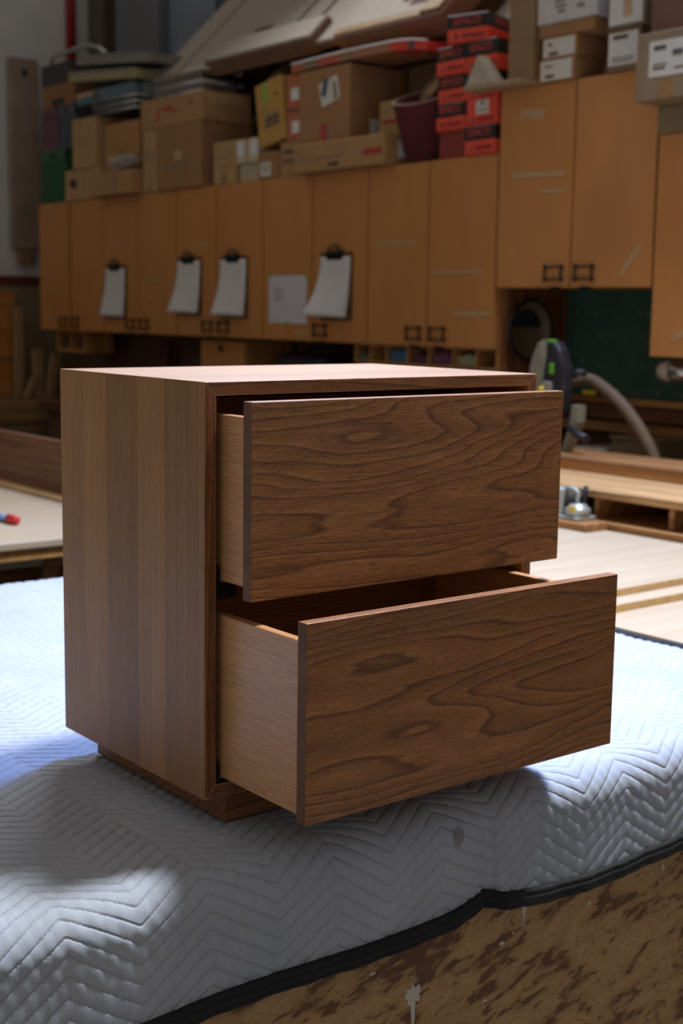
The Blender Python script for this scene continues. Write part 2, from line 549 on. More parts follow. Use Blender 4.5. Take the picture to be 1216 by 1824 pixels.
# ------------------------------------------------------------------ the room
XF, XW, XU = 3.0, 3.42, 3.72      # cabinet fronts, lower wall behind them, upper wall set back above a ledge
YB = 7.2                    # far wall
AZ0, AZ1 = 1.358, 2.133     # main row of cabinets
BZ0, BZ1 = 1.604, 2.370     # the higher cabinet
struct(B(-6, 6, -6, 9, -0.1, 0.0).build('floor', M_concrete), 'dusty grey concrete workshop floor')
wr = struct(B(XU, XU+0.15, -3, YB+0.2, 0, 5.0).build('wall_right', M_darkwall), 'dark wall behind the wall cabinets')
B(XW, XU, -3, YB, 0, AZ1-0.001).build('wall_ledge', M_darkwall, wr)
wb = struct(B(-5, XU, YB, YB+0.15, 0, 5.0).build('wall_back', M_plaster), 'grey plaster wall beyond the cabinets')
B(-5, XW-0.001, YB-0.02, YB, 0, 1.66).build('wall_panelling', M_olive, wb)
struct(B(1.0, XW-0.001, YB-0.035, YB-0.0201, 1.64, 1.70).build('trim_1', plain('red_brown_trim', (96, 40, 28), 0.7)), 'red-brown rail along the far wall')

# ------------------------------------------------------------------ big assembly bench under the blanket
bench = thing('assembly_bench', (0.5, 0.9, 0), 'large assembly bench with stained plywood front under the blanket', 'workbench')
BX, BY = -0.5, -0.9
B(-2.0+BX, 2.25+BX, -0.090+BY, 1.685+BY, 0.730, 0.8045, 0.037, 4).build('bench_top', M_maple, bench)
fo = B(-2.0+BX, 2.24+BX, -0.100+BY, -0.082+BY, 0.12, 0.745, 0.002).build('front_panel', M_fascia, bench)
B(-2.0+BX, -1.98+BX, -0.082+BY, 1.67+BY, 0.12, 0.730).build('side_panel', M_fascia, bench)
B(2.22+BX, 2.24+BX, -0.082+BY, 1.67+BY, 0.12, 0.730).build('side_panel', M_fascia, bench)
for lx in (-1.9, 0.1, 2.1):
    for ly in (-0.035, 1.6):
        B(lx-0.045+BX, lx+0.045+BX, ly-0.045+BY, ly+0.045+BY, 0, 0.730).build('leg', M_lumber, bench)


def splat(cx, cz, w, h, seed, tail=0.0):
    r = random.Random(seed)
    n = 26
    poly = []
    for k in range(n):
        a = 2*PI*k/n
        q = 0.62+0.5*r.random()
        u, v = math.cos(a)*w*q, math.sin(a)*h*q
        if v < 0 and abs(math.cos(a)) < 0.30:
            v -= tail
        poly.append((cx+u+BX, cz+v))
    MB().prism(poly, 'y', -0.1012+BY, -0.0995+BY).build('paint_splash', M_white_paint, fo)


for i, (cx, cz, w, h, tl) in enumerate(((0.287, 0.545, 0.017, 0.017, 0.035), (0.181, 0.520, 0.015, 0.006, 0), (0.507, 0.615, 0.006, 0.015, 0.012),
                                        (0.462, 0.572, 0.006, 0.0035, 0), (0.485, 0.583, 0.0022, 0.003, 0.0), (0.835, 0.600, 0.004, 0.007, 0.004),
                                        (0.21, 0.60, 0.007, 0.003, 0), (0.655, 0.585, 0.003, 0.005, 0.004), (0.72, 0.615, 0.002, 0.006, 0.002),
                                        (0.43, 0.49, 0.005, 0.003, 0), (0.12, 0.62, 0.004, 0.002, 0))):
    splat(cx, cz, w, h, i+3, tl)


# ------------------------------------------------------------------ quilted moving blanket
ZT = 0.820                    # top of the cloth on the bench
def hem_z(x):
    z = 0.664+0.010*np.sin(x*7.0+0.6)
    # gather at x = .40: cloth left of it hangs lower, pulled up at the pleat
    z = z+0.016*np.exp(-((x-0.405)/0.055)**2)-0.012*np.exp(-((x-0.20)/0.12)**2)
    return z


RAD = 0.052
YFOLD = -0.130+RAD


def blanket_surface(x, q):
    """x along the bench, q = distance from the fold start (negative: on the top; positive: over the edge)."""
    arc = RAD*PI/2
    hang = ZT-RAD-hem_z(x)
    qq = np.where(q > 0, q*(arc+hang)/(arc+0.104), q)
    th = np.clip(qq/RAD, 0, PI/2)
    down = np.clip(qq-arc, 0, None)
    y = np.where(qq <= 0, YFOLD-qq, YFOLD-RAD*np.sin(th))
    z = np.where(qq <= 0, ZT, ZT-RAD*(1-np.cos(th))-down)
    ny = np.where(qq <= 0, 0.0, -np.sin(th))
    nz = np.where(qq <= 0, 1.0, np.cos(th))
    fr = np.clip(qq/arc, 0, 1)
    wave = fr*(0.005*np.sin(x*9.0+1.0)+0.002*np.sin(x*23.0))
    pleat = fr*(0.013*np.exp(-((x-0.418-0.12*down)/0.014)**2)-0.006*np.exp(-((x-0.392-0.10*down)/0.012)**2)+0.006*np.exp(-((x-0.455)/0.02)**2))
    h = wave+pleat+fr*0.0022*np.sin((x-0.41-0.1*down)*2*PI/0.0155)*np.exp(-((x-0.412-0.1*down)/0.034)**2)
    h = h+0.0035*(np.sin(x*11+q*6)*np.sin(q*13-x*4)+0.6*np.sin(x*5-q*9))*np.clip(np.hypot((x-0.3)/0.45, (y-0.2)/0.35)-0.9, 0, 1)
    return y, z, ny, nz, h


SP, ZP, ZA = 0.0245, 0.192, 0.064
def seam_v(x, q):
    t = (x+0.262)/ZP
    tri = np.abs(((t+0.5) % 1.0)-0.5)*2.0     # 0 at peaks, 1 in valleys
    # neighbouring lengths of cloth were stitched with a small offset
    return (q-ZA*tri)/SP, tri


def quilt(x, q):
    v, tri = seam_v(x, q)
    f = np.abs((v % 1.0)-0.5)*2.0            # 1 at a seam
    puff = (1.0-f**4)
    amp = (0.0036-0.0018*np.clip(q/0.08, 0, 1))*(0.72+0.28*np.sin(x*17+q*5)*np.sin(q*11))
    zig = np.exp(-((tri-0.0)/0.05)**2)+np.exp(-((tri-1.0)/0.05)**2)
    crinkle = 0.0007*np.sin(x*260+3*np.sin(q*40))*np.sin(q*90+2*np.sin(x*33))
    return puff*amp*(1-0.25*zig)+crinkle


def make_blanket():
    root = thing('moving_blanket', (0.2, 0.8, ZT-0.009), 'pale blue-grey quilted moving blanket with black edging over the bench', 'blanket')
    L = Vector(root.location)
    xs = np.concatenate([np.arange(-1.0, -0.5, 0.012), np.arange(-0.5, 1.0, 0.004), np.arange(1.0, 1.3601, 0.006)])
    qmax = RAD*PI/2+0.104
    qs = np.concatenate([np.arange(-1.77, -0.75, 0.0065), np.arange(-0.75, qmax, 0.0038), [qmax]])
    Xg, Qg = np.meshgrid(xs, qs, indexing='ij')
    y, z, ny, nz, h = blanket_surface(Xg, Qg)
    # rear edge runs slightly askew
    edge = np.clip((-Qg-1.5)/0.27, 0, 1)
    # keep the cloth pressed flat under the plinth
    under = (np.clip((0.56-Xg)/0.01, 0, 1)*np.clip((Xg-0.04)/0.01, 0, 1)*np.clip((y-0.018)/0.01, 0, 1)*np.clip((0.385-y)/0.01, 0, 1))
    k = (quilt(Xg, Qg)-0.003)*(1-under)+h*(1-under)-0.004*under
    P = np.stack([Xg+0.0*edge, y+ny*k, z+nz*k], -1)
    n, m = Xg.shape
    co = P.reshape(-1, 3)-np.array(L)
    idx = np.arange(n*m).reshape(n, m)
    quads = np.stack([idx[:-1, :-1], idx[:-1, 1:], idx[1:, 1:], idx[1:, :-1]], -1).reshape(-1, 4)
    me = bpy.data.meshes.new('quilted_sheet')
    me.vertices.add(len(co))
    me.vertices.foreach_set('co', co.astype(np.float32).ravel())
    me.loops.add(quads.size)
    me.loops.foreach_set('vertex_index', quads.astype(np.int32).ravel())
    me.polygons.add(len(quads))
    me.polygons.foreach_set('loop_start', np.arange(0, quads.size, 4, dtype=np.int32))
    me.polygons.foreach_set('use_smooth', np.ones(len(quads), dtype=bool))
    me.update(calc_edges=True)
    uvl = me.uv_layers.new(name='seams')
    v, tri = seam_v(Xg, Qg)
    uv = np.stack([Xg*1.0, v], -1).reshape(-1, 2)[quads.ravel()]
    uvl.data.foreach_set('uv', uv.astype(np.float32).ravel())
    me.materials.append(M_blanket)
    o = bpy.data.objects.new('quilted_sheet', me)
    COL.objects.link(o)
    o.parent = root
    sol = o.modifiers.new('thickness', 'SOLIDIFY')
    sol.thickness = 0.005
    sol.offset = -1
    sol.use_rim = True

    def binding(path, nrm, side):
        """flat folded tape: path points, outward normals, width vectors"""
        mb = MB()
        rows = []
        for p, nn, ss in zip(path, nrm, side):
            p, nn, ss = Vector(p)-L, Vector(nn), Vector(ss)
            W, T = 0.024, 0.0035
            prof = [(-0.003, -T), (-0.003, T), (W*0.22, T*1.25), (W*0.25, T*0.95), (W*0.28, T*1.25), (W*0.7, T*1.25), (W*0.73, T*0.95), (W*0.76, T*1.25), (W, T*0.5), (W, -T*0.5), (W*0.76, -T)]
            rows.append([mb.bm.verts.new(p+ss*a+nn*b) for a, b in prof])
        for a, b in zip(rows[:-1], rows[1:]):
            for i in range(len(a)):
                mb.bm.faces.new((a[i], a[(i+1) % len(a)], b[(i+1) % len(a)], b[i])).smooth = True
        mb.bm.faces.new(rows[0][::-1])
        mb.bm.faces.new(rows[-1])
        ob = mb.build('edge_binding', M_binding, root)
        ob['label'] = 'black tape sewn along the blanket edge'

    xb = np.arange(-1.0, 1.36, 0.008)
    y, z, ny, nz, h = blanket_surface(xb, np.full_like(xb, qmax))
    jit = 0.0012*np.sin(xb*70)+0.0008*np.sin(xb*163)
    binding([(a, b+h_*-1-0.001+j, c) for a, b, c, h_, j in zip(xb, y, z, h, jit)], [(0, -1, 0)]*len(xb), [(0, -0.05, -1)]*len(xb))
    qb = np.arange(-1.77, qmax, 0.02)
    y, z, ny, nz, h = blanket_surface(np.full_like(qb, 1.36), qb)
    binding([(1.36, a+c*e, b+d*e+0.001*math.sin(i*1.3)) for i, (a, b, c, d, e) in enumerate(zip(y, z, ny, nz, h))], list(zip([0]*len(qb), ny, nz)), [(1, 0, 0)]*len(qb))
    return root


make_blanket()

# ------------------------------------------------------------------ nightstand
NW, ND, NH, T = 0.600, 0.399, 0.552, 0.018
ns = thing('nightstand', (0, 0, 0.8202), 'brown oak two-drawer nightstand with both drawers pulled open', 'nightstand')
PL = 0.045                     # plinth height
z0, z1 = PL, PL+NH
# mitred case: each panel is a trapezoid in section
def case_panel(name, poly, mats, edge_norm):
    mb = MB()
    mb.prism(poly, 'y', 0.0, ND)
    for f in mb.bm.faces:
        f.normal_update()
        if abs(f.normal.y) > 0.9:
            f.material_index = 1
    es = [e for e in mb.bm.edges if abs((e.verts[0].co-e.verts[1].co).normalized().y) < 0.1 or True]
    bmesh.ops.bevel(mb.bm, geom=es, offset=0.0008, segments=2, affect='EDGES', profile=0.5)
    return mb.build(name, mats, ns)


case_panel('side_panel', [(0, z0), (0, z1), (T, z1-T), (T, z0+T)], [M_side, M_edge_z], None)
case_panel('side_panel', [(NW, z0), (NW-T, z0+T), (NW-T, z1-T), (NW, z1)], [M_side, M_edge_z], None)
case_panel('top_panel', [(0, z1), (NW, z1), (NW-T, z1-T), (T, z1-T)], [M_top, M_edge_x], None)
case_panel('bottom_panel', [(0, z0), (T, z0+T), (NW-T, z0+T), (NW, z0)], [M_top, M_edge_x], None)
B(T, NW-T, ND-0.02, ND-0.008, z0+T, z1-T).build('back_panel', M_dboxx, ns)
B(0.044, NW-0.044, 0.018, ND-0.02, 0.0, PL-0.0005, 0.001).build('plinth', [M_edge_x], ns)


def drawer(yf, zb, zt, sb, stop, mat):
    """yf: front plane; zb..zt: front height; sb..stop: box side height (all above the bench)."""
    d0 = MB()
    d0.box(0.0205, NW-0.0205, yf, yf+T, zb, zt, 0.0012, 2)
    for f in d0.bm.faces:
        f.normal_update()
        if abs(f.normal.x) > 0.9:
            f.material_index = 1
    fr = d0.build('drawer', [mat, M_end], ns)
    fr['label'] = 'oak drawer front with flowing horizontal grain'
    y0, y1 = yf+T, yf+T+0.36
    for xa in (0.028, NW-0.028-0.014):
        B(xa, xa+0.014, y0, y1, sb, stop, 0.0008).build('drawer_side', M_dbox, fr)
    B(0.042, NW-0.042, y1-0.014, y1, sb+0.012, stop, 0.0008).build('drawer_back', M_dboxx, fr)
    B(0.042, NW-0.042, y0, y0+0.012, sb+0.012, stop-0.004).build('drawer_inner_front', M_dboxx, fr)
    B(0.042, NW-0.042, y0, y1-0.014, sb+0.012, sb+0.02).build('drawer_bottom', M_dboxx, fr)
    for xa, s in ((T, 1), (NW-T, -1)):
        mb = MB()
        mb.box(min(xa, xa+s*0.034), max(xa, xa+s*0.034), 0.004, 0.35, sb-0.024, sb-0.006)
        mb.box(min(xa, xa+s*0.008), max(xa, xa+s*0.008), 0.004, 0.35, sb-0.006, sb+0.02)
        mb.build('drawer_slide', M_blackmetal, fr)
        mb = MB()
        mb.tube([(xa+s*0.006, 0.006, sb-0.003), (xa+s*0.010, 0.006, sb-0.001), (xa+s*0.016, 0.0055, sb-0.003), (xa+s*0.026, 0.006, sb-0.001)], 0.0009, 6)
        mb.build('slide_spring', M_steel, fr)
    return fr


drawer(-0.075, PL+0.278, PL+0.5305, 1.158-0.8202, 1.375-0.8202, M_front1)
drawer(-0.1936, PL+0.0202, PL+0.2735, 0.891-0.8202, 1.112-0.8202, M_front2)

# ------------------------------------------------------------------ pale sheets on the bench, right
def sheet(name, label, pts, zb, zt, mat, edge=None):
    mb = MB()
    mb.prism(pts, 'z', 0, zt-zb, 0.001)
    for f in mb.bm.faces:
        f.normal_update()
        if abs(f.normal.z) < 0.5:
            f.material_index = 1
    o = mb.build(name, [mat, edge or mat])
    o.location.z = zb
    return tag(o, label, 'wood panel')


M_core = plain('plywood_core', (196, 158, 106), 0.75, 0, 0.12, 60)
sheet('wood_panel', 'lowest pale maple sheet lying beside the blanket', [(1.40, -0.06), (2.20, -0.06), (2.20, 1.66), (1.40, 1.66)], 0.8048, 0.818, M_maple, M_core)
sheet('wood_panel', 'middle pale sheet, edge peeking from under the top sheet', [(1.30+0.1, 0.592), (2.27, 0.604), (2.262, 1.95), (1.42, 1.95)], 0.8185, 0.8365, M_maple, M_core)
sheet('wood_panel', 'topmost broad pale maple sheet to the right of the nightstand', [(1.42, 0.655), (2.262, 0.668), (2.255, 1.96), (1.43, 1.96)], 0.837, 0.8545, M_maple, M_core)

# ------------------------------------------------------------------ table on the left with a panel standing on it
lt = thing('work_table', (0.4, 3.2, 0), 'pale work table behind the nightstand on the left', 'table')
lx, ly = -0.4, -3.2
B(-1.2+lx, 1.44+lx, 2.36+ly, 4.9+ly, 0.772, 0.797, 0.003).build('table_top', M_maple, lt)
B(-1.19+lx, 1.43+lx, 2.375+ly, 4.88+ly, 0.735, 0.7715, 0.002).build('top_frame', plain('worn_fir_edge', (176, 132, 78), 0.7, 0, 0.25, 14), lt)
for a in (-1.1, 0.72, 1.34):
    for b in (2.75, 4.7):
        B(a-0.04+lx, a+0.04+lx, b-0.04+ly, b+0.04+ly, 0, 0.735).build('leg', M_lumber, lt)
B(-1.1+lx, 1.3+lx, 2.80+ly, 2.83+ly, 0.18, 0.62).build('lower_panel', M_darkwood, lt)
for s in (0.50, 0.92):
    MB().tube([(s+lx, 2.72+ly, 0.30), (s+0.1+lx, 2.72+ly, 0.42), (s+0.19+lx, 2.72+ly, 0.60), (s+0.22+lx, 2.72+ly, 0.735)], 0.03, 8).build('brace', M_lumber, lt)
tag(B(1.395, 1.420, 2.55, 5.2, 0.7975, 1.008, 0.002).build('standing_panel', M_walnut), 'long brown oak panel standing on edge on the left table', 'wood panel')
tag(B(1.33, 1.3945, 2.5, 5.0, 0.7975, 0.812, 0.002).build('timber_strip', M_bench), 'thin pale strip lying along the foot of the standing panel', 'timber')
kn = thing('marker_pen', (0.968, 2.72, 0.7975), 'small blue and red marker pen lying on the left table', 'pen', rot=(0, 0, math.radians(-86)))
MB().lathe([(0.004, -0.09), (0.011, -0.085), (0.013, -0.06), (0.013, 0.0)], (0, 0, 0.0135), 'x', 14).build('barrel', M_blue, kn)
MB().lathe([(0.015, 0.0), (0.0155, 0.05), (0.012, 0.058), (0.004, 0.060)], (0, 0, 0.0155), 'x', 14).build('cap', M_red, kn)

# ------------------------------------------------------------------ second workbench (right, behind the sheets)
b2 = thing('cubby_workbench', (2.55, 1.1, 0), 'long beech workbench with open cubbies behind the pale sheets', 'workbench')
ox, oy = -2.55, -1.1
B(2.30+ox, 2.62+ox, 0.0+oy, 1.95+oy, 0.957, 0.972, 0.003).build('top_board', M_bench, b2)
B(2.60+ox, 2.86+ox, 0.0+oy, 1.95+oy, 0.972, 1.016, 0.003).build('rear_beam', M_benchd, b2)
B(2.285+ox, 2.30+ox, 0.0+oy, 1.95+oy, 0.945, 0.970, 0.003).build('front_lip', M_bench, b2)
B(2.27+ox, 2.86+ox, 0.0+oy, 1.95+oy, 0.852, 0.876, 0.003).build('bottom_shelf', M_benchd, b2)
for yy in (0.02, 0.45, 1.075, 1.365, 1.93):
    B(2.31+ox, 2.84+ox, yy-0.009+oy, yy+0.009+oy, 0.876, 0.957).build('divider', M_benchd, b2)
B(2.84+ox, 2.86+ox, 0.0+oy, 1.95+oy, 0.876, 0.972).build('back_board', M_darkwood, b2)
B(2.31+ox, 2.84+ox, 1.374+oy, 1.921+oy, 0.876, 0.890).build('drawer_bottom', M_darkwood, b2)
for a in (2.36, 2.80):
    for b in (0.08, 1.85):
        B(a-0.04+ox, a+0.04+ox, b-0.04+oy, b+0.04+oy, 0, 0.852).build('leg', M_darkwood, b2)
B(2.34+ox, 2.36+ox, 0.1+oy, 1.25+oy, 0.55, 0.83).build('apron', M_darkwood, b2)

mc = thing('trim_router', (2.235, 1.40, 0.8785), 'small silver trim router standing on the cubby workbench end', 'power tool')
# small shelf end carries it
B(2.17+ox, 2.27+ox, 1.28+oy, 1.55+oy, 0.856, 0.8785, 0.003).build('shelf_end', M_benchd, b2)
MB().box(-0.045, 0.045, -0.062, 0.055, 0.0, 0.012, 0.004, 2).build('base_plate', M_silver, mc)
MB().lathe([(0.034, 0.012), (0.040, 0.018), (0.040, 0.034), (0.030, 0.040), (0.026, 0.050)], (0, -0.024, 0), 'z', 20).build('collar', M_silver, mc)
MB().box(-0.028, 0.03, 0.014, 0.075, 0.012, 0.092, 0.006, 2).build('motor_housing', M_silver, mc)
MB().box(-0.024, 0.024, -0.03, 0.012, 0.045, 0.072, 0.004).build('switch_block', M_toolblack, mc)
MB().tube([(-0.01, -0.03, 0.05), (-0.01, -0.034, 0.085), (-0.01, -0.018, 0.094), (-0.01, 0.015, 0.094)], 0.007, 8).build('handle', M_silver, mc)
MB().tube([(0.01, -0.042, 0.05), (0.01, -0.046, 0.105)], 0.008, 8).build('knob', M_toolblack, mc)
MB().box(-0.047, -0.0405, -0.055, -0.03, 0.030, 0.046).build('sticker', M_yellow, mc)

# ------------------------------------------------------------------ wall cabinets
def handle(parent, yc, zc, w=0.084, h=0.046):
    mb = MB()
    x = -0.012
    for dz in (-h/2, h/2):
        mb.box(x-0.006, x+0.002, yc-w/2-0.006, yc+w/2+0.006, zc+dz-0.0034, zc+dz+0.0034)
    for dy in (-w/2, w/2):
        mb.box(x-0.005, x+0.002, yc+dy-0.0034, yc+dy+0.0034, zc-h/2-0.010, zc+h/2+0.010)
    for dy in (-w/2, w/2):
        for dz in (-h/2, h/2):
            mb.tube([(x, yc+dy, zc+dz), (0.0, yc+dy, zc+dz)], 0.006, 8)
    return mb.build('handle', plain('dull_bronze_metal', (66, 56, 42), 0.5, 0.5), parent)


def cabinet(label, ya, ym, yb, za, zb, handles, strips=()):
    """ya < ym < yb: near edge, door meeting line, far edge."""
    t = thing('wall_cabinet', (XF, (ya+yb)/2, za), label, 'cabinet', 'orange plywood wall cabinets')
    yo = -(ya+yb)/2
    H = zb-za
    mb = MB()
    D = XW-XF-0.002
    mb.box(0.022, D, ya+0.001+yo, ya+0.019+yo, 0, H)
    mb.box(0.022, D, yb-0.019+yo, yb-0.001+yo, 0, H)
    mb.box(0.022, D, ya+0.019+yo, yb-0.019+yo, 0, 0.018)
    mb.box(0.022, D, ya+0.019+yo, yb-0.019+yo, H-0.018, H)
    mb.box(D-0.008, D, ya+0.019+yo, yb-0.019+yo, 0.018, H-0.018)
    mb.build('cabinet_body', M_birch_body, t)
    for k, (p, q) in enumerate(((ya, ym), (ym, yb))):
        dr = B(0, 0.020, p+0.0045+yo, q-0.0045-(0.02 if (k == 0 and yb > 6.6) else 0)+yo, 0.002, H-0.001, 0.001).build('door', M_birch, t)
        if handles[k]:
            hy = (q-0.077 if k == 0 else p+0.077)+yo
            handle(dr, hy, 0.055)
            B(-0.004, 0.012, hy-0.02, hy+0.02, -0.008, 0.004).build('door_catch', M_blackmetal, dr)
        for (sy, sz, L, hh, ang) in strips:
            if p < sy < q:
                mb = B(-0.0015, 0.001, -L/2, L/2, -hh/2, hh/2)
                mb.rot('X', ang)
                o = mb.build('label_strip', M_tapepale, dr)
                o.location = (0, sy+yo, sz-za)
    return t


C = [6.649, 6.245, 5.818, 5.412, 4.990, 4.600, 4.182, 3.777, 3.363, 2.960, 2.552]
cabinet('orange plywood wall cabinet at the far left end of the row', C[2], C[1], C[0], AZ0, AZ1, (1, 1), ((6.43, 1.6, 0.1, 0.012, 0.1),))
cabinet('orange plywood wall cabinet with the smallest, leftmost clipboard', C[4], C[3], C[2], AZ0, AZ1, (1, 1), ((5.63, 1.86, 0.12, 0.012, -0.12), (5.2, 1.66, 0.1, 0.012, 0), (5.28, 1.56, 0.05, 0.02, 0)))
cabinet('orange plywood wall cabinet with two clipboards on its doors', C[6], C[5], C[4], AZ0, AZ1, (1, 1), ((4.74, 1.835, 0.13, 0.014, -0.06), (4.88, 1.40, 0.1, 0.012, 0)))
cabinet('orange plywood wall cabinet with the taped sheet and right-hand clipboard', C[8], C[7], C[6], AZ0, AZ1, (1, 0), ((3.86, 1.40, 0.12, 0.014, 0),))
cabinet('orange plywood wall cabinet under the red and black cartons', C[10], C[9], C[8], AZ0, AZ1, (1, 1), ((3.17, 1.80, 0.25, 0.016, 0.02), (2.78, 1.67, 0.3, 0.012, 0), (2.69, 1.50, 0.22, 0.018, 0.0)))
cabinet('orange plywood wall cabinet hung higher than the rest', 1.757, 2.150, 2.549, BZ0, BZ1, (1, 1), ((2.33, 2.035, 0.28, 0.018, 0.03), (2.37, 2.265, 0.13, 0.035, 0.1), (2.25, 1.97, 0.14, 0.012, 0), (1.86, 1.70, 0.13, 0.018, -0.9)))
cabinet('orange plywood wall cabinet at the right edge of the photo', 0.93, 1.34, 1.754, AZ0, AZ1, (1, 1), ((1.60, 1.45, 0.12, 0.02, -0.5),))


def clipboard(label, yc, zt, w, h, curl, swing):
    t = thing('clipboard', (XF-0.002, yc, zt), label, 'clipboard', 'clipboards hung on the cabinet doors')
    B(-0.006, -0.001, -w/2, w/2, -h, 0, 0.001).build('board', M_darkwood, t)
    for j in range(3):
        c2 = curl*(1-0.22*j)
        def fn(u, v, c2=c2, j=j):
            y = (w*0.47)*(1-2*u)                    # u = 0 at the left in view (+y)
            z = -0.02-(h-0.03)*v
            lift = c2*v*v*(0.35+0.65*(1-u))
            return (-0.008-0.0015*(2-j)-lift*0.45, y+0.75*swing*v*v*(1-0.6*u)*(1-0.2*j), z+lift*0.10)
        o = MB().grid(fn, 10, 14).build('paper', M_paper, t)
        s = o.modifiers.new('thickness', 'SOLIDIFY')
        s.thickness = 0.0006
    mb = MB()
    mb.prism([(-0.012, -0.035), (-0.03, -0.012), (-0.022, 0.006), (-0.006, 0.006), (-0.006, -0.035)], 'y', -0.055, 0.055)
    mb.tube([(-0.018, 0.035, 0.004), (-0.020, 0.030, 0.022), (-0.018, 0.0, 0.030), (-0.020, -0.030, 0.022), (-0.018, -0.035, 0.004)], 0.005, 8)
    mb.build('clip', M_blackmetal, t)


clipboard('leftmost clipboard, narrow, with paper hanging slightly open', 5.655, 1.745, 0.235, 0.305, 0.06, 0.05)
clipboard('second clipboard from the left, paper bulging out', 4.855, 1.772, 0.235, 0.305, 0.10, 0.06)
clipboard('third clipboard from the left, beside the taped sheet', 4.43, 1.772, 0.245, 0.315, 0.09, 0.05)
clipboard('rightmost clipboard with thick papers swung to the left', 3.585, 1.770, 0.235, 0.310, 0.13, 0.085)
ts = thing('taped_sheet', (XF-0.001, 3.97, 1.44), 'single printed sheet taped flat to a cabinet door', 'paper')
MB().grid(lambda u, v: (-0.001-0.004*math.sin(PI*u)*v, 0.155-0.31*u, 0.228*v), 6, 5).build('sheet', M_paper2, ts)
for (a, b) in ((0.148, 0.222), (-0.148, 0.222), (0.0, 0.0)):
    B(-0.0035, -0.0015, a-0.013, a+0.013, b-0.008, b+0.010).build('green_tape', M_green_tape, ts)
for k in range(4):
    B(-0.0052, -0.0046, 0.03, 0.11, 0.165-0.018*k, 0.170-0.018*k).build('print_line', plain('pale_print', (150, 146, 150), 0.9), ts)


# ------------------------------------------------------------------ cartons on the cabinets
def carton(label, x, depth, ya, yb, za, zb, rgb, marks=(), name='cardboard_box', cat='box', group='cardboard boxes on the wall cabinets', tilt=0.0, yaw=0.0, tape=None, sides=(), flap=False):
    """marks: (kind, u0, u1, v0, v1) in fractions of the front face, u from the left in view; sides: the same on the near end face."""
    yc = (ya+yb)/2
    t = thing(name, (x, yc, za), label, cat, group, rot=(tilt, 0, yaw) if (tilt or yaw) else None)
    h, w = zb-za, yb-ya
    body = B(0, depth, -w/2, w/2, 0.0005, h, 0.004, 2).build('carton_body', card(rgb), t)
    mats = {'label': M_label, 'ink': M_ink, 'dark': M_inkdark, 'red': M_inkred, 'green': M_green_tape, 'tape': M_tape, 'pale': M_tapepale, 'white': M_paper, 'blue': plain('blue_grey_print', (66, 84, 108), 0.8), 'hole': M_black}
    nm = {'label': 'shipping_label', 'ink': 'print_mark', 'dark': 'print_mark', 'red': 'print_mark', 'green': 'tape_strip', 'tape': 'packing_tape', 'pale': 'packing_tape', 'white': 'paper_label', 'blue': 'print_mark', 'hole': 'hand_hole'}
    for i, mk in enumerate(marks):
        kind, u0, u1, v0, v1 = mk[:5]
        a = mk[5] if len(mk) > 5 else 0.0
        th = 0.0010+0.0006*(i % 4)
        du, dv = (u1-u0)*w/2, (v1-v0)*h/2
        mb = B(-th, 0.002, -du, du, -dv, dv)
        if a:
            mb.rot('X', a)
        o = mb.build(nm[kind], mats[kind], t)
        o.location = (0, w/2-(u0+u1)/2*w, (v0+v1)/2*h)
    for i, (kind, u0, u1, v0, v1) in enumerate(sides):
        B(u0*depth, u1*depth, -w/2-0.0012-0.0005*(i % 3), -w/2+0.002, v0*h, v1*h).build(nm[kind], mats[kind], t)
    # closed flaps: seam lip on top
    B(0.004, depth-0.004, -0.024, 0.024, h-0.001, h+0.0006).build('packing_tape', M_tape, t)
    return t


K1, K2, K3, K4 = (168, 128, 84), (154, 112, 72), (176, 140, 96), (140, 98, 62)
Z = AZ1
# far left
def crate(label, x, depth, ya, yb, za, zb, mat, cat='crate'):
    t = thing('plastic_crate', (x, (ya+yb)/2, za), label, cat, 'plastic crates at the far end')
    w, h = yb-ya, zb-za
    mb = MB()
    mb.box(0, depth, -w/2, w/2, 0, 0.01)
    mb.box(0, depth, -w/2, -w/2+0.008, 0.01, h)
    mb.box(0, depth, w/2-0.008, w/2, 0.01, h)
    mb.box(depth-0.008, depth, -w/2+0.008, w/2-0.008, 0.01, h)
    mb.build('crate_shell', mat, t)
    nb = 7
    for k in range(nb):
        a = -w/2+0.008+(w-0.016)*k/nb
        B(0, 0.008, a, a+(w-0.016)/nb*0.62, 0.01, h*0.80).build('slat', mat, t)
    B(-0.006, 0.010, -w/2, w/2, h*0.80, h).build('rim', mat, t)
    B(0.0085, 0.012, -w/2+0.008, w/2-0.008, 0.01, h*0.8).build('liner', M_greydark, t)
    B(-0.007, 0.0, -w*0.14, w*0.14, h*0.86, h*0.94).build('hand_hole', M_black, t)


crate('dark green plastic crate at the far end of the cabinets', 3.03, 0.32, 6.325, 6.645, Z, 2.455, plain('green_plastic', (42, 92, 54), 0.5))
crate('dusky pink plastic crate on top of the green crate', 3.03, 0.32, 6.440, 6.645, 2.456, 2.712, plain('pink_plastic', (112, 76, 84), 0.5))
crate('grey plastic crate beside the dusky pink crate', 3.04, 0.30, 6.215, 6.435, 2.456, 2.712, plain('grey_plastic', (84, 86, 94), 0.5))
carton('brown box with a dark hand hole on top of the far crates', 3.03, 0.3, 6.20, 6.63, 2.713, 2.845, K4, (('hole', .3, .68, .05, .35),))
carton('charcoal box on top of the box with the hand hole', 3.03, 0.28, 6.26, 6.64, 2.846, 2.970, (66, 64, 62))
carton('small tan box near the green crate with a dark knot mark', 2.99, 0.26, 5.822, 6.262, Z, 2.312, K3, (('hole', .15, .34, .42, .68, .2), ('pale', .45, .49, 0, 1)))
carton('upright tan box standing on the small tan box', 2.985, 0.25, 5.862, 6.150, 2.313, 2.600, K3, (('pale', .04, .96, .30, .33), ('ink', .2, .6, .55, .57)))
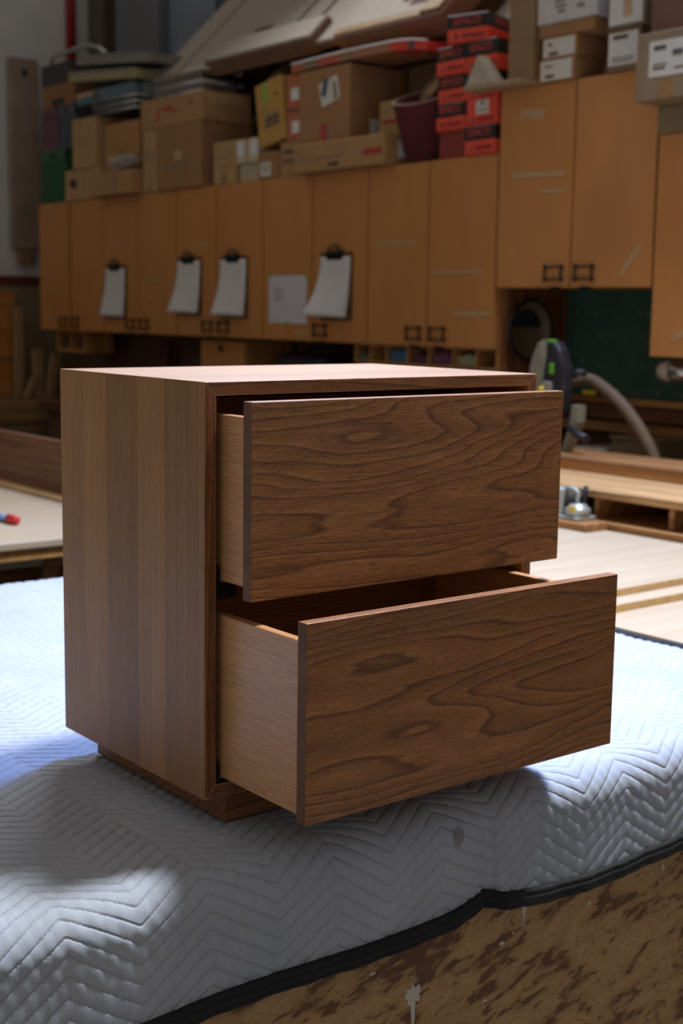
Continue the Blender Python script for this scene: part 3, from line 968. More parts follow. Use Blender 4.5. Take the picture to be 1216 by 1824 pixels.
carton('low tan box below the crumpled plastic bag', 2.93, 0.36, 5.350, 5.812, Z, 2.264, K1, (('ink', .55, .6, .1, .9),))
carton('plain orange-brown box behind the crumpled bag', 3.02, 0.34, 5.420, 5.815, 2.265, 2.543, (172, 124, 74), (('tape', .46, .54, 0, .5),))
carton('tan box with red scrawl lying across two taller boxes', 2.985, 0.30, 4.706, 5.340, 2.466, 2.618, K1, (('red', .28, .60, .52, .60, 0.12), ('red', .27, .31, .2, .55, 0.3), ('red', .42, .52, .6, .68, -.1), ('dark', .80, .84, .62, .74)), sides=(('pale', .1, .8, .6, .95),))
carton('narrow tan box standing at the left of the big plain box', 2.99, 0.30, 5.172, 5.330, Z, 2.465, K3, (('ink', .2, .8, .55, .57), ('ink', .2, .7, .62, .64), ('tape', .4, .6, 0, .12)))
carton('big square tan box with faint print in the middle', 2.98, 0.32, 4.716, 5.166, Z, 2.465, K2, (('ink', .12, .84, .36, .385), ('ink', .3, .6, .27, .29), ('pale', .42, .58, .44, .6), ('ink', .06, .2, .75, .77)))
carton('small upright tan box beside the white-taped cartons', 3.0, 0.20, 4.425, 4.630, Z, 2.343, K3, (('ink', .2, .8, .62, .65), ('ink', .25, .7, .4, .42), ('tape', .4, .6, 0, .25)))
carton('small box wrapped in white tape, upper of two', 3.0, 0.18, 4.232, 4.418, 2.223, 2.340, (196, 184, 154), (('pale', .4, .6, 0, 1), ('white', .02, .38, .3, .9), ('white', .62, .98, .3, .9)))
carton('small pale box under the white-taped box', 3.01, 0.18, 4.236, 4.400, Z, 2.222, (176, 162, 132))
carton('small tan box with a square label under the leaning box', 3.0, 0.2, 4.052, 4.228, Z, 2.262, K2, (('label', .12, .62, .12, .62), ('ink', .2, .5, .3, .36), ('ink', .2, .55, .45, .5)))
carton('mustard box leaning to the left with a green tape strip', 3.0, 0.22, 3.995, 4.215, 2.300, 2.600, (182, 140, 70), (('green', .30, .46, .68, .98), ('dark', .30, .82, .36, .42), ('dark', .28, .84, .28, .33), ('ink', .3, .8, .44, .47), ('ink', .12, .4, .55, .57), ('dark', .72, .80, .72, .78)), tilt=-0.16)
carton('small tan box with dark lettering lines under the reddish carton', 3.0, 0.2, 3.868, 4.040, Z, 2.294, K1, (('dark', .15, .6, .66, .78), ('dark', .12, .80, .42, .50), ('tape', .55, .8, 0, .2)))
carton('upright reddish carton with two white labels beside the big box', 3.0, 0.25, 3.878, 3.990, 2.295, 2.598, (176, 104, 68), (('white', .3, .85, .62, .80), ('white', .4, .9, .12, .30), ('dark', .05, .9, .45, .49)))
carton('long low tan box with small red print under the big box', 2.935, 0.39, 3.185, 3.845, Z, 2.262, K1, (('ink', .08, .22, .40, .48), ('ink', .26, .42, .42, .50), ('ink', .46, .56, .44, .52), ('red', .78, .98, .36, .56), ('hole', .40, .52, .14, .24)), sides=(('white', .2, .85, .25, .8),))
carton('big tan box with a white address label, largest on the shelf', 2.99, 0.33, 3.494, 3.874, 2.263, 2.598, K2, (('label', .42, .78, .52, .84, -.22), ('blue', .46, .56, .62, .86, .25), ('ink', .68, .74, .56, .80, -.22), ('red', .44, .56, .04, .26), ('ink', .56, .62, .04, .24)), sides=(('white', .35, .75, .06, .30),))
carton('small tan box with a red line, left of the maroon roll', 3.10, 0.2, 3.215, 3.42, 2.263, 2.430, K3, (('red', .12, .90, .40, .50), ('ink', .15, .6, .72, .75)))
carton('tall dull brown box standing behind the big box', 3.335, 0.2, 3.24, 3.66, Z, 2.618, (134, 104, 80))
# crumpled bag
bag = MB()
bmesh.ops.create_icosphere(bag.bm, subdivisions=4, radius=1.0)
for v in bag.bm.verts:
    c = v.co
    k = 1+0.22*math.sin(c.x*7+c.y*5)*math.sin(c.z*9+c.y*4)+0.10*math.sin(c.y*23+c.z*17)
    v.co = Vector((c.x*0.035*k, c.y*0.15*k*(1-0.35*c.y), c.z*0.038*k))
bg_o = bag.build('plastic_bag', plain('crumpled_clear_plastic', (168, 160, 148), 0.3, 0, 0.12, 40))
bg_o.location = (2.973, 5.55, 2.314)
tag(bg_o, 'crumpled pale plastic bag on the low tan box', 'plastic bag')

# trays and sheets at the far left
gt = thing('wire_tray', (3.0, 5.62, 2.5445), 'dark wire tray under the blue box at far left', 'tray')
gt.location = (2.99, 5.63, 2.6012)
mb = MB()
for zz in (0.0, 0.035, 0.068):
    mb.tube([(0, -0.22, zz+0.004), (0, 0.26, zz+0.004), (0.26, 0.26, zz+0.004), (0.26, -0.22, zz+0.004)], 0.004, 6, closed=True)
mb.build('rim', M_chrome, gt)
for k in range(9):
    yy = -0.21+k*0.058
    MB().tube([(0, yy, 0.07), (0, yy, 0.004), (0.26, yy, 0.004), (0.26, yy, 0.07)], 0.003, 6).build('wire', M_chrome, gt)
B(0.012, 0.25, -0.205, 0.245, 0.010, 0.055, 0.004).build('folded_cloth', plain('slate_cloth', (70, 74, 84), 0.9), gt)
carton('flat blue-grey box on top of the dark wire tray', 2.99, 0.28, 5.42, 6.10, 2.6765, 2.745, (92, 112, 122), (('dark', .3, .42, .2, .8), ('pale', .0, .3, .6, .95)))
for (lab, ya, yb, zz, th, mat, tl, x) in (('cream plastic tray sloping over the blue-grey box', 5.36, 6.16, 2.785, 0.05, plain('cream_plastic', (150, 140, 104), 0.5), 0.085, 2.97),
                                     ('grey metal tray with a raised lip at the top far left', 5.24, 6.10, 2.868, 0.048, plain('galvanised_sheet', (134, 130, 122), 0.45, 0.3), 0.10, 2.99)):
    t = thing('shallow_tray', (x, (ya+yb)/2, zz), lab, 'tray', rot=(tl, 0, 0))
    w = (yb-ya)/2
    B(0, 0.28, -w, w, 0, 0.008).build('tray_base', mat, t)
    B(0, 0.008, -w, w, 0.008, th).build('front_wall', mat, t)
    B(0.272, 0.28, -w, w, 0.008, th).build('rear_wall', mat, t)
    B(0.008, 0.272, -w, -w+0.008, 0.008, th).build('end_wall', mat, t)
    B(0.008, 0.272, w-0.008, w, 0.008, th).build('end_wall', mat, t)
    B(-0.006, 0.010, -w, w, th, th+0.006, 0.002).build('rolled_lip', M_chrome, t)
MB().tube([(3.03, 6.50, 2.975), (3.03, 6.50, 3.0), (3.03, 6.44, 3.012), (3.03, 6.02, 3.020), (3.03, 5.90, 2.99), (3.03, 5.80, 2.945)], 0.014, 10).build('bent_rail', M_chrome)
tag(bpy.data.objects['bent_rail'], 'bent chrome rail lying on the trays at far left', 'rail')

wbk = thing('wire_basket', (3.0, 5.04, 2.6192), 'low wire basket on the box with red scrawl', 'basket')
mb = MB()
for zz in (0.004, 0.05, 0.115):
    mb.tube([(0, -0.29, zz), (0, 0.28, zz), (0.27, 0.28, zz), (0.27, -0.29, zz)], 0.005, 6, closed=True)
mb.build('rim', M_chrome, wbk)
for k in range(13):
    yy = -0.28+k*0.0465
    MB().tube([(0, yy, 0.115), (0, yy, 0.004), (0.27, yy, 0.004), (0.27, yy, 0.115)], 0.003, 6).build('wire', M_chrome, wbk)
B(0.03, 0.25, -0.26, 0.25, 0.008, 0.075, 0.01).build('contents', plain('grey_offcuts', (120, 112, 108), 0.6, 0, 0.3, 50), wbk)

# red striped strip lying on the big box
rs = thing('striped_strip', (3.02, 3.48, 2.5992), 'bent red and brown striped strip lying on the big box', 'cardboard strip')
def strip_pt(s):
    """s: metres to the near (-y) side"""
    y = 0.46-s
    z = 0.025+0.007*math.sin(PI*min(1, max(0, s/0.95))) - (0.022*max(0, (s-0.72)/0.24)**2)
    return y, z
segs = [(0, .08, (178, 96, 72)), (.08, .20, (134, 112, 84)), (.20, .36, (186, 88, 66)), (.36, .46, (146, 114, 84)), (.46, .72, (166, 112, 82)), (.72, .84, (212, 66, 52)), (.84, .875, (78, 78, 86)), (.875, .96, (214, 62, 52))]
for (a, b, rgb) in segs:
    mb = MB()
    rows = []
    for k in range(5):
        s = a+(b-a)*k/4
        y, z = strip_pt(s)
        rows.append([mb.bm.verts.new(p) for p in ((-0.03, y, z-0.019), (-0.03, y, z+0.019), (0.22, y, z+0.024), (0.22, y, z-0.020))])
    for r0, r1 in zip(rows[:-1], rows[1:]):
        for i in range(4):
            mb.bm.faces.new((r0[i], r0[(i+1) % 4], r1[(i+1) % 4], r1[i]))
    mb.bm.faces.new(rows[0]); mb.bm.faces.new(rows[-1][::-1])
    mb.build('coloured_section', plain('strip_%d_%d_%d' % rgb, rgb, 0.6), rs)
mb = MB()
mb.tube([(-0.03, strip_pt(s)[0], strip_pt(s)[1]+0.020) for s in [0.96*k/24 for k in range(25)]], 0.004, 6)
mb.build('white_edge', M_paper, rs)

# maroon abrasive rolls
r1 = thing('abrasive_roll', (3.09, 3.06, Z+0.044), 'wide maroon abrasive roll tipped forward, open at the top', 'abrasive roll')
r1.rotation_mode = 'QUATERNION'
r1.rotation_quaternion = Vector((-0.36, -0.10, 0.92)).to_track_quat('Z', 'Y')
MB().lathe([(0.085, 0.0), (0.108, 0.0), (0.119, 0.235), (0.119, 0.238), (0.105, 0.238), (0.098, 0.05), (0.085, 0.05)], (0, 0, 0.0005), 'z', 40).build('outer_wrap', M_maroon, r1)
for k in range(3):
    MB().tube([((0.117-0.005*k)*math.cos(2*PI*q/40), (0.117-0.005*k)*math.sin(2*PI*q/40), 0.2395-0.004*k) for q in range(40)], 0.0022, 6, closed=True).build('pale_rim', plain('cloth_backing', (182, 168, 150), 0.8), r1)
r2 = thing('abrasive_roll', (3.08, 3.045, 2.452), 'maroon abrasive disc pack with tan face leaning inside the open roll', 'abrasive roll')
r2.rotation_mode = 'QUATERNION'
r2.rotation_quaternion = Vector((-0.80, 0.22, 0.55)).to_track_quat('Z', 'Y')
MB().lathe([(0.02, -0.05), (0.080, -0.05), (0.083, -0.04), (0.083, 0.0), (0.03, 0.0)], (0, 0, 0.0), 'z', 36).build('disc_pack', M_maroon, r2)
MB().lathe([(0.0, 0.0), (0.072, 0.0), (0.072, 0.003), (0.0, 0.003)], (0, 0, 0.0005), 'z', 36).build('tan_face', plain('tan_disc', (160, 134, 92), 0.8), r2)

# red and black nail cartons
SENCO = text_mesh('SENCO', 0.040)
SENCO.transform(TEXT_ROT)
SENCO_S = text_mesh('SENCO', 0.040)
SENCO_S.transform(TEXT_ROT_Y)
M_redink = plain('red_lettering', (206, 76, 60), 0.7)
M_dkredcard = plain('dark_red_print', (146, 40, 36), 0.7)


def red_carton(label, x, ya, yb, za, zb, kind='band', yaw=0.0):
    t = thing('nail_carton', (x, (ya+yb)/2, za), label, 'box', 'red and black cartons', rot=(0, 0, yaw) if yaw else None)
    w, h, D = (yb-ya-0.002), zb-za, 0.24
    B(0, D, -w/2, w/2, 0.0005, h-0.0005, 0.002).build('carton_body', M_redcard if kind != 'plain' else plain('brown_red_carton', (132, 52, 42), 0.7), t)
    if kind == 'plain':
        B(-0.001, 0.001, -w*0.3, w*0.3, h*.4, h*.55).build('print_mark', M_dkredcard, t)
        return t
    if kind == 'band':
        B(-0.0012, D+0.001, -w/2-0.0012, w/2+0.0012, h*0.50, h-0.001, 0.002).build('black_band', M_black, t)
        for me, loc in ((SENCO, (-0.0016, 0.004, h*0.76)), (SENCO_S, (D*0.5, -w/2-0.0016, h*0.76))):
            o = bpy.data.objects.new('lettering', me)
            if not me.materials:
                me.materials.append(M_redink)
            COL.objects.link(o)
            o.parent = t
            o.location = loc
    else:
        B(-0.0015, 0.001, -w*0.25, w*0.18, h*0.42, h*0.95).build('paper_label', M_label, t)
        B(-0.002, 0.0, -w*0.08, w*0.02, h*0.74, h*0.90).build('print_mark', M_ink, t)
        B(-0.002, 0.0, -w*0.2, w*0.14, h*0.55, h*0.60).build('print_mark', M_ink, t)
    MB().lathe([(0.0, -0.0012), (0.010, -0.0012), (0.010, 0.0008), (0.0, 0.0008)], (0, w*0.28, h*0.24), 'x', 16).build('round_emblem', M_dkredcard, t)
    MB().lathe([(0.0, -0.0016), (0.006, -0.0016), (0.006, 0.0008), (0.0, 0.0008)], (0, w*0.28, h*0.24), 'x', 12).build('emblem_centre', M_inkdark, t)
    B(-0.0012, 0.0008, -w*0.42, w*0.14, h*0.18, h*0.31).build('print_mark', M_dkredcard, t)
    B(-0.0012, 0.0008, -w*0.45, w*0.45, h*0.05, h*0.08).build('print_mark', M_dkredcard, t)
    return t


red_carton('plain dull red carton at the foot of the red stack', 3.0, 2.742, 2.905, Z, 2.240, 'plain')
red_carton('red and black carton, left column, second from the bottom', 2.985, 2.738, 2.912, 2.2405, 2.353)
red_carton('red and black carton, left column, third from the bottom', 2.992, 2.738, 2.910, 2.3535, 2.462)
red_carton('red and black carton, left column, directly under the skewed top carton', 2.985, 2.740, 2.916, 2.4625, 2.576)
red_carton('red and black carton, right column, lowest, on the cabinet', 2.985, 2.560, 2.734, Z, 2.247)
red_carton('all-red carton with a pale label in the right column', 2.99, 2.560, 2.734, 2.2475, 2.352, 'label')
red_carton('red and black carton, right column, behind the white prism base', 2.992, 2.560, 2.736, 2.3525, 2.455)
red_carton('red and black carton, right column, top, partly hidden by the prism', 2.985, 2.562, 2.738, 2.4555, 2.578)
red_carton('skewed red and black carton topping the red stack', 2.985, 2.640, 2.830, 2.5790, 2.690, 'band', yaw=math.radians(16))

# things on the higher cabinet
ZB_ = BZ1
lbo = MB().prism([(2.90, 2.345), (3.30, 2.345), (3.30, 2.550), (2.98, 2.550), (2.98, 2.66), (2.90, 2.66)], 'z', ZB_+0.0005, ZB_+0.018)
tag(lbo.build('loose_board', plain('raw_pale_board', (164, 138, 104), 0.7)), 'pale loose board jutting out under the tall brown box', 'board')
pr = thing('paper_prism', (2.905, 2.570, ZB_+0.0185), 'white triangular card standing at the board corner', 'card')
MB().prism([(-0.080, 0.0), (0.085, 0.0), (0.015, 0.112)], 'x', 0.0, 0.06).build('folded_card', plain('cream_card', (176, 164, 142), 0.8), pr)
B(0.061, 0.07, -0.08, 0.085, 0.0, 0.004).build('card_lip', M_label, pr)
carton('tall plain brown box standing left on the high cabinet', 2.97, 0.17, 2.350, 2.484, ZB_+0.0185, 2.98, (140, 110, 76))
carton('labelled brown box, lower of two on the high cabinet', 2.985, 0.2, 2.150, 2.335, ZB_, 2.455, K2, (('label', .08, .92, .08, .92), ('ink', .18, .4, .62, .74), ('dark', .2, .45, .18, .32)))
carton('labelled brown box, upper of two on the high cabinet', 2.99, 0.2, 2.146, 2.322, 2.456, 2.534, K2, (('label', .03, .93, .08, .94), ('ink', .15, .3, .6, .75), ('dark', .2, .46, .14, .30)))
carton('dark brown box tucked beside the two labelled boxes', 3.12, 0.22, 2.010, 2.140, ZB_, 2.46, (96, 66, 46), (('ink', .1, .9, .3, .6),))
carton('thin flat brown box below the white box', 2.985, 0.32, 2.062, 2.340, 2.535, 2.582, K2)
carton('white box with grey print at the top of the photo', 2.98, 0.32, 2.050, 2.345, 2.583, 2.82, (196, 190, 182), (('ink', .30, .46, .30, .34), ('ink', .32, .50, .22, .26), ('ink', .36, .48, .14, .18), ('ink', .68, .80, .16, .22)))
carton('narrow box with a full white label, lower, on the high cabinet', 2.985, 0.24, 1.842, 1.992, ZB_, 2.518, (120, 96, 72), (('label', .02, .92, .14, .90), ('dark', .16, .62, .74, .84), ('ink', .15, .8, .3, .33), ('ink', .15, .8, .22, .25)))
carton('narrow box with a full white label, upper, on the high cabinet', 2.98, 0.24, 1.826, 1.992, 2.519, 2.70, (130, 112, 90), (('label', .04, .94, .06, .9), ('dark', .16, .46, .62, .70), ('dark', .66, .86, .54, .64), ('pale', .42, .66, .2, .6)))
carton('low olive box under the overhanging labelled box', 2.985, 0.4, 1.30, 1.752, Z, 2.226, (128, 110, 80))
carton('large olive-brown box with white label overhanging at right', 2.86, 0.55, 1.28, 1.752, 2.227, 2.452, (138, 116, 86), (('label', .12, .46, .34, .86), ('dark', .16, .27, .72, .79), ('dark', .33, .42, .62, .70), ('ink', .16, .28, .50, .53), ('ink', .16, .27, .44, .47), ('ink', .35, .44, .42, .46), ('tape', .22, .34, .02, .28)))
carton('dark brown box on top of the overhanging labelled box', 2.92, 0.4, 1.28, 1.745, 2.453, 2.75, (112, 76, 52))

# ------------------------------------------------------------------ leaning slabs above the boxes
SLOPE = math.radians(45)
M_slot = plain('slot_painted_shade', (84, 58, 42), 0.9)  # dark brown that paints the shade inside slab recesses
def slab(name, label, x, z, ya, yb, length, thick, grooves=(), slots=(), battens=()):
    """slab resting on its lower long edge, leaning back towards the wall at 45 degrees."""
    yc = (ya+yb)/2
    t = thing(name, (x, yc, z), label, 'panel', 'leaning slabs', rot=(0, -SLOPE, 0))
    w = yb-ya
    mb = B(0, length, -w/2, w/2, -thick, -0.004)
    mb.build('slab_body', M_slabedge, t)
    # rough face in separate panels, with gaps left for the grooves
    cuts = sorted([-w/2]+[g for g in grooves for g in (g-0.02, g+0.02)]+[w/2])
    for a, b in zip(cuts[0::2], cuts[1::2]):
        B(0.0, length, a, b, -0.0042, 0.014, 0.004).build('rough_face', M_rough, t)
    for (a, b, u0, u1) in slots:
        B(u0, u1, a, b, 0.0135, 0.0155).build('slot', M_slot, t)  # thin raised plate, a recess's shade put into its colour
    for (a, b, u0, u1, hh) in battens:
        B(u0, u1, a, b, 0.006, hh, 0.003).build('batten', M_lumber_x, t)
    return t


slab('plaster_slab', 'largest rough grey slab leaning behind the boxes', 3.075, 2.735, 3.30, 5.36, 0.80, 0.030, grooves=(0.78, -0.10, -0.30), slots=((0.13, 0.28, 0.22, 0.27), (0.05, 0.2, 0.5, 0.55)))
slab('plaster_slab', 'thick slab leaning in front, left of the striped strip', 3.035, 2.760, 3.86, 4.77, 0.16, 0.085)
slab('plaster_slab', 'thick slab leaning at right with a raised rim', 3.045, 2.735, 2.96, 3.69, 0.7, 0.10, grooves=(), battens=((-0.365, -0.24, 0.0, 0.62, 0.03), (-0.08, 0.0, 0.16, 0.7, 0.03), (-0.365, 0.365, 0.0, 0.05, 0.016)), slots=((-0.235, -0.085, 0.10, 0.7),))
slab('plaster_slab', 'rough slab leaning behind the red cartons', 3.24, 2.66, 1.95, 2.93, 0.5, 0.04, grooves=(0.2,))
rk = thing('slab_rack', (XU-0.001, 3.6, 2.6), 'timber bracket rack carrying the leaning slabs', 'rack')
for yy in (-1.5, -0.45, 0.7, 1.6):
    mb = MB()
    mb.prism([(0, 0.0), (-0.60, 0.0), (-0.60, 0.035), (0, 0.60)], 'y', yy-0.02, yy+0.02)
    mb.build('bracket', M_lumber_x, rk)
B(-0.04, 0, -1.6, 1.7, -0.06, 0.0).build('ledger', M_lumber_x, rk)

# ------------------------------------------------------------------ far end of the room
hb = thing('hanging_board', (3.145, YB-0.022, 1.88), 'long pale plank hung upright on the far wall', 'plank')
B(-0.10, 0.10, -0.055, -0.0, 0.0, 1.22, 0.004).build('plank', plain('pale_pinkish_plank', (150, 128, 112), 0.7, 0, 0.12, 6), hb)
MB().lathe([(0.0, -0.057), (0.022, -0.057), (0.022, -0.054), (0.0, -0.054)], (0, 0, 1.13), 'y', 18).build('round_hole', M_black, hb)
tag(B(3.09, 3.19, YB-0.075, YB-0.021, 1.775, 1.872, 0.003).build('wall_block', plain('tan_block', (136, 104, 68), 0.7)), 'small wooden block on the wall under the hung plank', 'block')
tag(MB().tube([(3.50, YB-0.05, 2.9), (3.50, YB-0.05, 4.6)], 0.033, 16).build('red_pipe', M_redpipe), 'vertical red pipe in the far corner', 'pipe')
tag(B(XU-0.09, XU-0.001, 6.97, 7.15, 2.7, 4.6, 0.003).build('wall_post', plain('weathered_grey_post', (92, 84, 76), 0.8, 0, 0.15, 8)), 'grey wall post right of the red pipe', 'post')
tag(B(XU-0.06, XU-0.001, 6.82, 6.96, 2.7, 4.6, 0.003).build('wall_post', plain('dark_oak_post', (58, 44, 34), 0.8, 0, 0.15, 8)), 'dark timber wall post beside the grey sheet', 'post')
gs = thing('metal_duct', (XU-0.001, 6.49, 2.7), 'dark grey sheet-metal duct on the wall above the trays', 'duct')
B(-0.10, 0, -0.27, 0.27, 0, 1.9, 0.004).build('duct_body', M_grey, gs)
B(-0.106, -0.0995, -0.275, 0.275, 0.85, 0.88).build('seam_band', M_grey, gs)
ws = thing('sheet_panel', (XU-0.001, 5.92, 2.75), 'bluish pale sheet panel on the wall left of the slabs', 'panel')
B(-0.03, 0, -0.29, 0.29, 0, 1.8, 0.003).build('sheet', plain('blue_grey_sheet', (128, 136, 152), 0.35, 0, 0.1, 3), ws)
B(-0.04, -0.03, -0.29, -0.26, 0, 1.8).build('edge_strip', M_greydark, ws)
# timber rack lower left
tag(B(2.2, 3.07, YB-0.05, YB-0.0205, 0.9, 1.60, 0.003).build('pine_panel', M_orange), 'orange pine panel leaning on the far wall', 'panel')
for (lab, xa, xb, ya, za, zb, lean) in (('tall grey-brown timber leaning by the pine panel', 2.985, 3.04, 7.02, 0.902, 1.50, 0.01),
                                        ('second tall timber leaning close behind the first', 3.05, 3.10, 7.10, 0.902, 1.46, -0.01),
                                        ('shorter pale timber upright in front of the lumber pile', 3.075, 3.135, 6.92, 0.902, 1.22, 0.0),
                                        ('slanted pale timber under the leftmost cabinet', 3.14, 3.19, 6.90, 0.902, 1.20, 0.20),
                                        ('short slanted offcut at the left of the timbers', 2.99, 3.03, 6.90, 0.902, 1.05, 0.42)):
    o = B(-(xb-xa)/2, (xb-xa)/2, -0.02, 0.02, 0, zb-za, 0.003).build('timber', M_lumber)
    o.location = ((xa+xb)/2, ya, za)
    o.rotation_euler = (0, lean, 0)
    tag(o, lab, 'timber', 'loose timbers by the far wall')
lr = thing('lumber_bench', (2.6, 6.95, 0), 'low far bench stacked with brown boards', 'bench')
for k, (zz, dy) in enumerate(((0.62, 0), (0.69, 0.02), (0.76, -0.01), (0.83, 0.01))):
    B(-1.2, 0.66, -0.22+dy, 0.18, zz, zz+0.066, 0.004).build('board', M_lumber_x, lr)
for lx_ in (-1.1, 0.5):
    B(lx_-0.05, lx_+0.05, -0.15, 0.15, 0, 0.62).build('leg', M_darkwood, lr)

# ------------------------------------------------------------------ under the cabinets
ct = thing('wall_counter', (3.15, 4.0, 0), 'dark low counter along the wall under the cabinets', 'counter')
B(-0.20, 0.269, -3.0, 2.6, 0.86, 0.90, 0.003).build('counter_top', M_darkwood, ct)
B(-0.15, 0.269, -2.95, 2.55, 0.0, 0.86).build('counter_body', M_darkwall, ct)
# pigeonholes
pg = thing('pigeonhole_rack', (3.03, 3.02, 1.272), 'long pigeonhole rack with cloths hung under the cabinet', 'rack')
Hh = AZ0-1.272-0.001
B(0, 0.3, -0.465, 0.465, 0, 0.010).build('shelf_bottom', M_birch_body, pg)
B(0, 0.3, -0.465, 0.465, Hh-0.008, Hh).build('shelf_top', M_birch_body, pg)
B(0.29, 0.3, -0.465, 0.465, 0.01, Hh-0.008).build('back_board', M_darkwood, pg)
dv = [-0.460, -0.342, -0.20, -0.045, 0.095, 0.24, 0.35, 0.460]
for d in dv:
    B(0, 0.29, d-0.005, d+0.005, 0.010, Hh-0.008).build('divider', M_birch_body, pg)


def rag(label, yc, w, h, rgb, seed, rack_x=3.045):
    mb = MB()
    r = random.Random(seed)
    ph = [r.random()*6 for _ in range(4)]
    bmesh.ops.create_cube(mb.bm, size=1.0)
    bmesh.ops.subdivide_edges(mb.bm, edges=mb.bm.edges[:], cuts=8, use_grid_fill=True)
    for v in mb.bm.verts:
        c = v.co.copy()
        f = 1-0.35*(abs(c.y)*2)**3
        v.co = Vector(((c.x+0.5)*0.2+0.006*math.sin(c.y*14+ph[0]+c.z*9), c.y*w*(1+0.03*math.sin(c.z*12+ph[1])), (c.z+0.5)*h*f*(1+0.10*math.sin(c.y*9+ph[2]))))
    for f in mb.bm.faces:
        f.smooth = True
    o = mb.build('folded_rag', plain('rag_%d_%d_%d' % rgb, rgb, 0.9))
    o.location = (rack_x, yc, 1.2835)
    tag(o, label, 'cloth', 'cloths in the pigeonholes')


rag('blue cloth folded in the pigeonhole rack', 3.02+0.165, 0.12, 0.055, (70, 108, 130), 1)
rag('plum cloth folded low in a pigeonhole', 3.02+0.025, 0.10, 0.032, (104, 64, 84), 2)
rag('fuller plum cloth with a white top layer in a pigeonhole', 3.02-0.12, 0.13, 0.052, (112, 66, 90), 3)
rag('white and yellow cloth bundle in a pigeonhole', 3.02-0.27, 0.12, 0.045, (160, 156, 120), 4)
rag('grey-green cloth at the left end of the pigeonhole rack', 3.02+0.405, 0.09, 0.025, (96, 112, 104), 5)

wx = thing('wooden_box', (3.09, 4.67, 0.9005), 'tall pale wooden box with a dark knob under the cabinets', 'box')
B(0, 0.3, -0.21, 0.22, 0, 0.442, 0.003).build('box_body', M_birch_body, wx)
B(-0.008, 0.0, -0.20, 0.21, 0.02, 0.43, 0.002).build('box_front', M_birch, wx)
MB().lathe([(0.0, -0.03), (0.014, -0.028), (0.016, -0.018), (0.007, -0.012), (0.007, -0.006)], (0, 0.0, 0.395), 'x', 14).build('knob', M_black, wx)
bgp = thing('tool_bag', (3.10, 4.02, 0.9005), 'black tool bag on the counter under the cabinets', 'bag')
B(0, 0.28, -0.21, 0.21, 0, 0.39, 0.05, 3).build('bag_body', M_toolblack, bgp)
MB().tube([(0.14, -0.12, 0.38), (0.14, -0.10, 0.415), (0.14, 0.10, 0.415), (0.14, 0.12, 0.38)], 0.012, 8).build('bag_handle', M_toolblack, bgp)
lb = thing('cubby_box', (3.08, 6.40, 1.222), 'small two-hole wooden cubby under the leftmost cabinet', 'shelf box')
Hc = AZ0-1.222-0.001
mb = B(0, 0.2, -0.19, 0.19, 0, 0.02)
mb.box(0, 0.2, -0.19, -0.17, 0.02, Hc).box(0, 0.2, 0.17, 0.19, 0.02, Hc).box(0, 0.2, -0.01, 0.01, 0.02, Hc-0.02).box(0, 0.2, -0.17, 0.17, Hc-0.02, Hc).box(0.19, 0.2, -0.17, 0.17, 0.02, Hc-0.02)
mb.build('cubby_frame', M_birch_body, lb)
for s in (-0.09, 0.09):
    MB().lathe([(0.03, 0.02), (0.034, 0.03), (0.034, 0.08), (0.02, 0.088)], (0.06, s, 0.0), 'z', 16).build('jar', M_greydark, lb)
tag(B(3.3, 3.36, 5.62, 5.70, 0.9005, 1.30, 0.01).build('red_case', plain('dark_red_case', (86, 34, 28), 0.6)), 'dark red upright case on the shaded counter', 'case')

# chalkboard alcove below the high cabinet
tag(B(3.052, XW-0.001, 2.531, 2.5515, 0.9005, 1.6025, 0.001).build('alcove_panel', wood('red_brown_alcove', srgb(138, 92, 62), srgb(124, 80, 53), srgb(96, 62, 42), 'z', 20, pore=0.1)), 'red-brown upright board beside the chalkboard', 'panel')
cb = thing('chalkboard', (XW-0.001, 2.0, 1.175), 'dark green chalkboard with faint chalk writing under the high cabinet', 'chalkboard')
B(-0.018, 0, -0.60, 0.526, 0.0, 0.445).build('slate', M_chalk, cb)
B(-0.06, 0, -0.60, 0.526, -0.028, -0.0005, 0.002).build('chalk_ledge', M_benchd, cb)
B(-0.05, -0.030, 0.33, 0.40, 0.0, 0.02, 0.004).build('yellow_chalk', M_yellow, cb)
for (zz, hh, xx, m, lab) in ((1.085, 0.060, 3.37, M_darkwood, 'dark board below the chalk ledge'), (1.040, 0.036, 3.31, M_benchd, 'pale narrow shelf strip below the dark board')):
    tag(B(xx, XW-0.001, 1.3, 2.52, zz, zz+hh, 0.002).build('wall_board', m), lab, 'board')
rd = thing('round_dish', (3.148, 2.5305, 1.438), 'dark round dish hung on the red-brown board', 'dish')
MB().lathe([(0.0, -0.001), (0.085, -0.001), (0.118, -0.03), (0.122, -0.045), (0.116, -0.046), (0.108, -0.034), (0.075, -0.012), (0.0, -0.009)], (0, 0, 0), 'y', 44).build('bowl', plain('dark_bronze_dish', (104, 90, 70), 0.35), rd)
MB().tube([(0.120*math.cos(2*PI*k/40), -0.046, 0.120*math.sin(2*PI*k/40)) for k in range(40)], 0.006, 8, closed=True).build('rim', M_blackmetal, rd)
MB().prism([(0.09*math.cos(PI*k/16)*1.02, 0.012+0.09*math.sin(PI*k/16)) for k in range(17)], 'y', -0.020, -0.013).build('dark_insert', M_toolblack, rd)

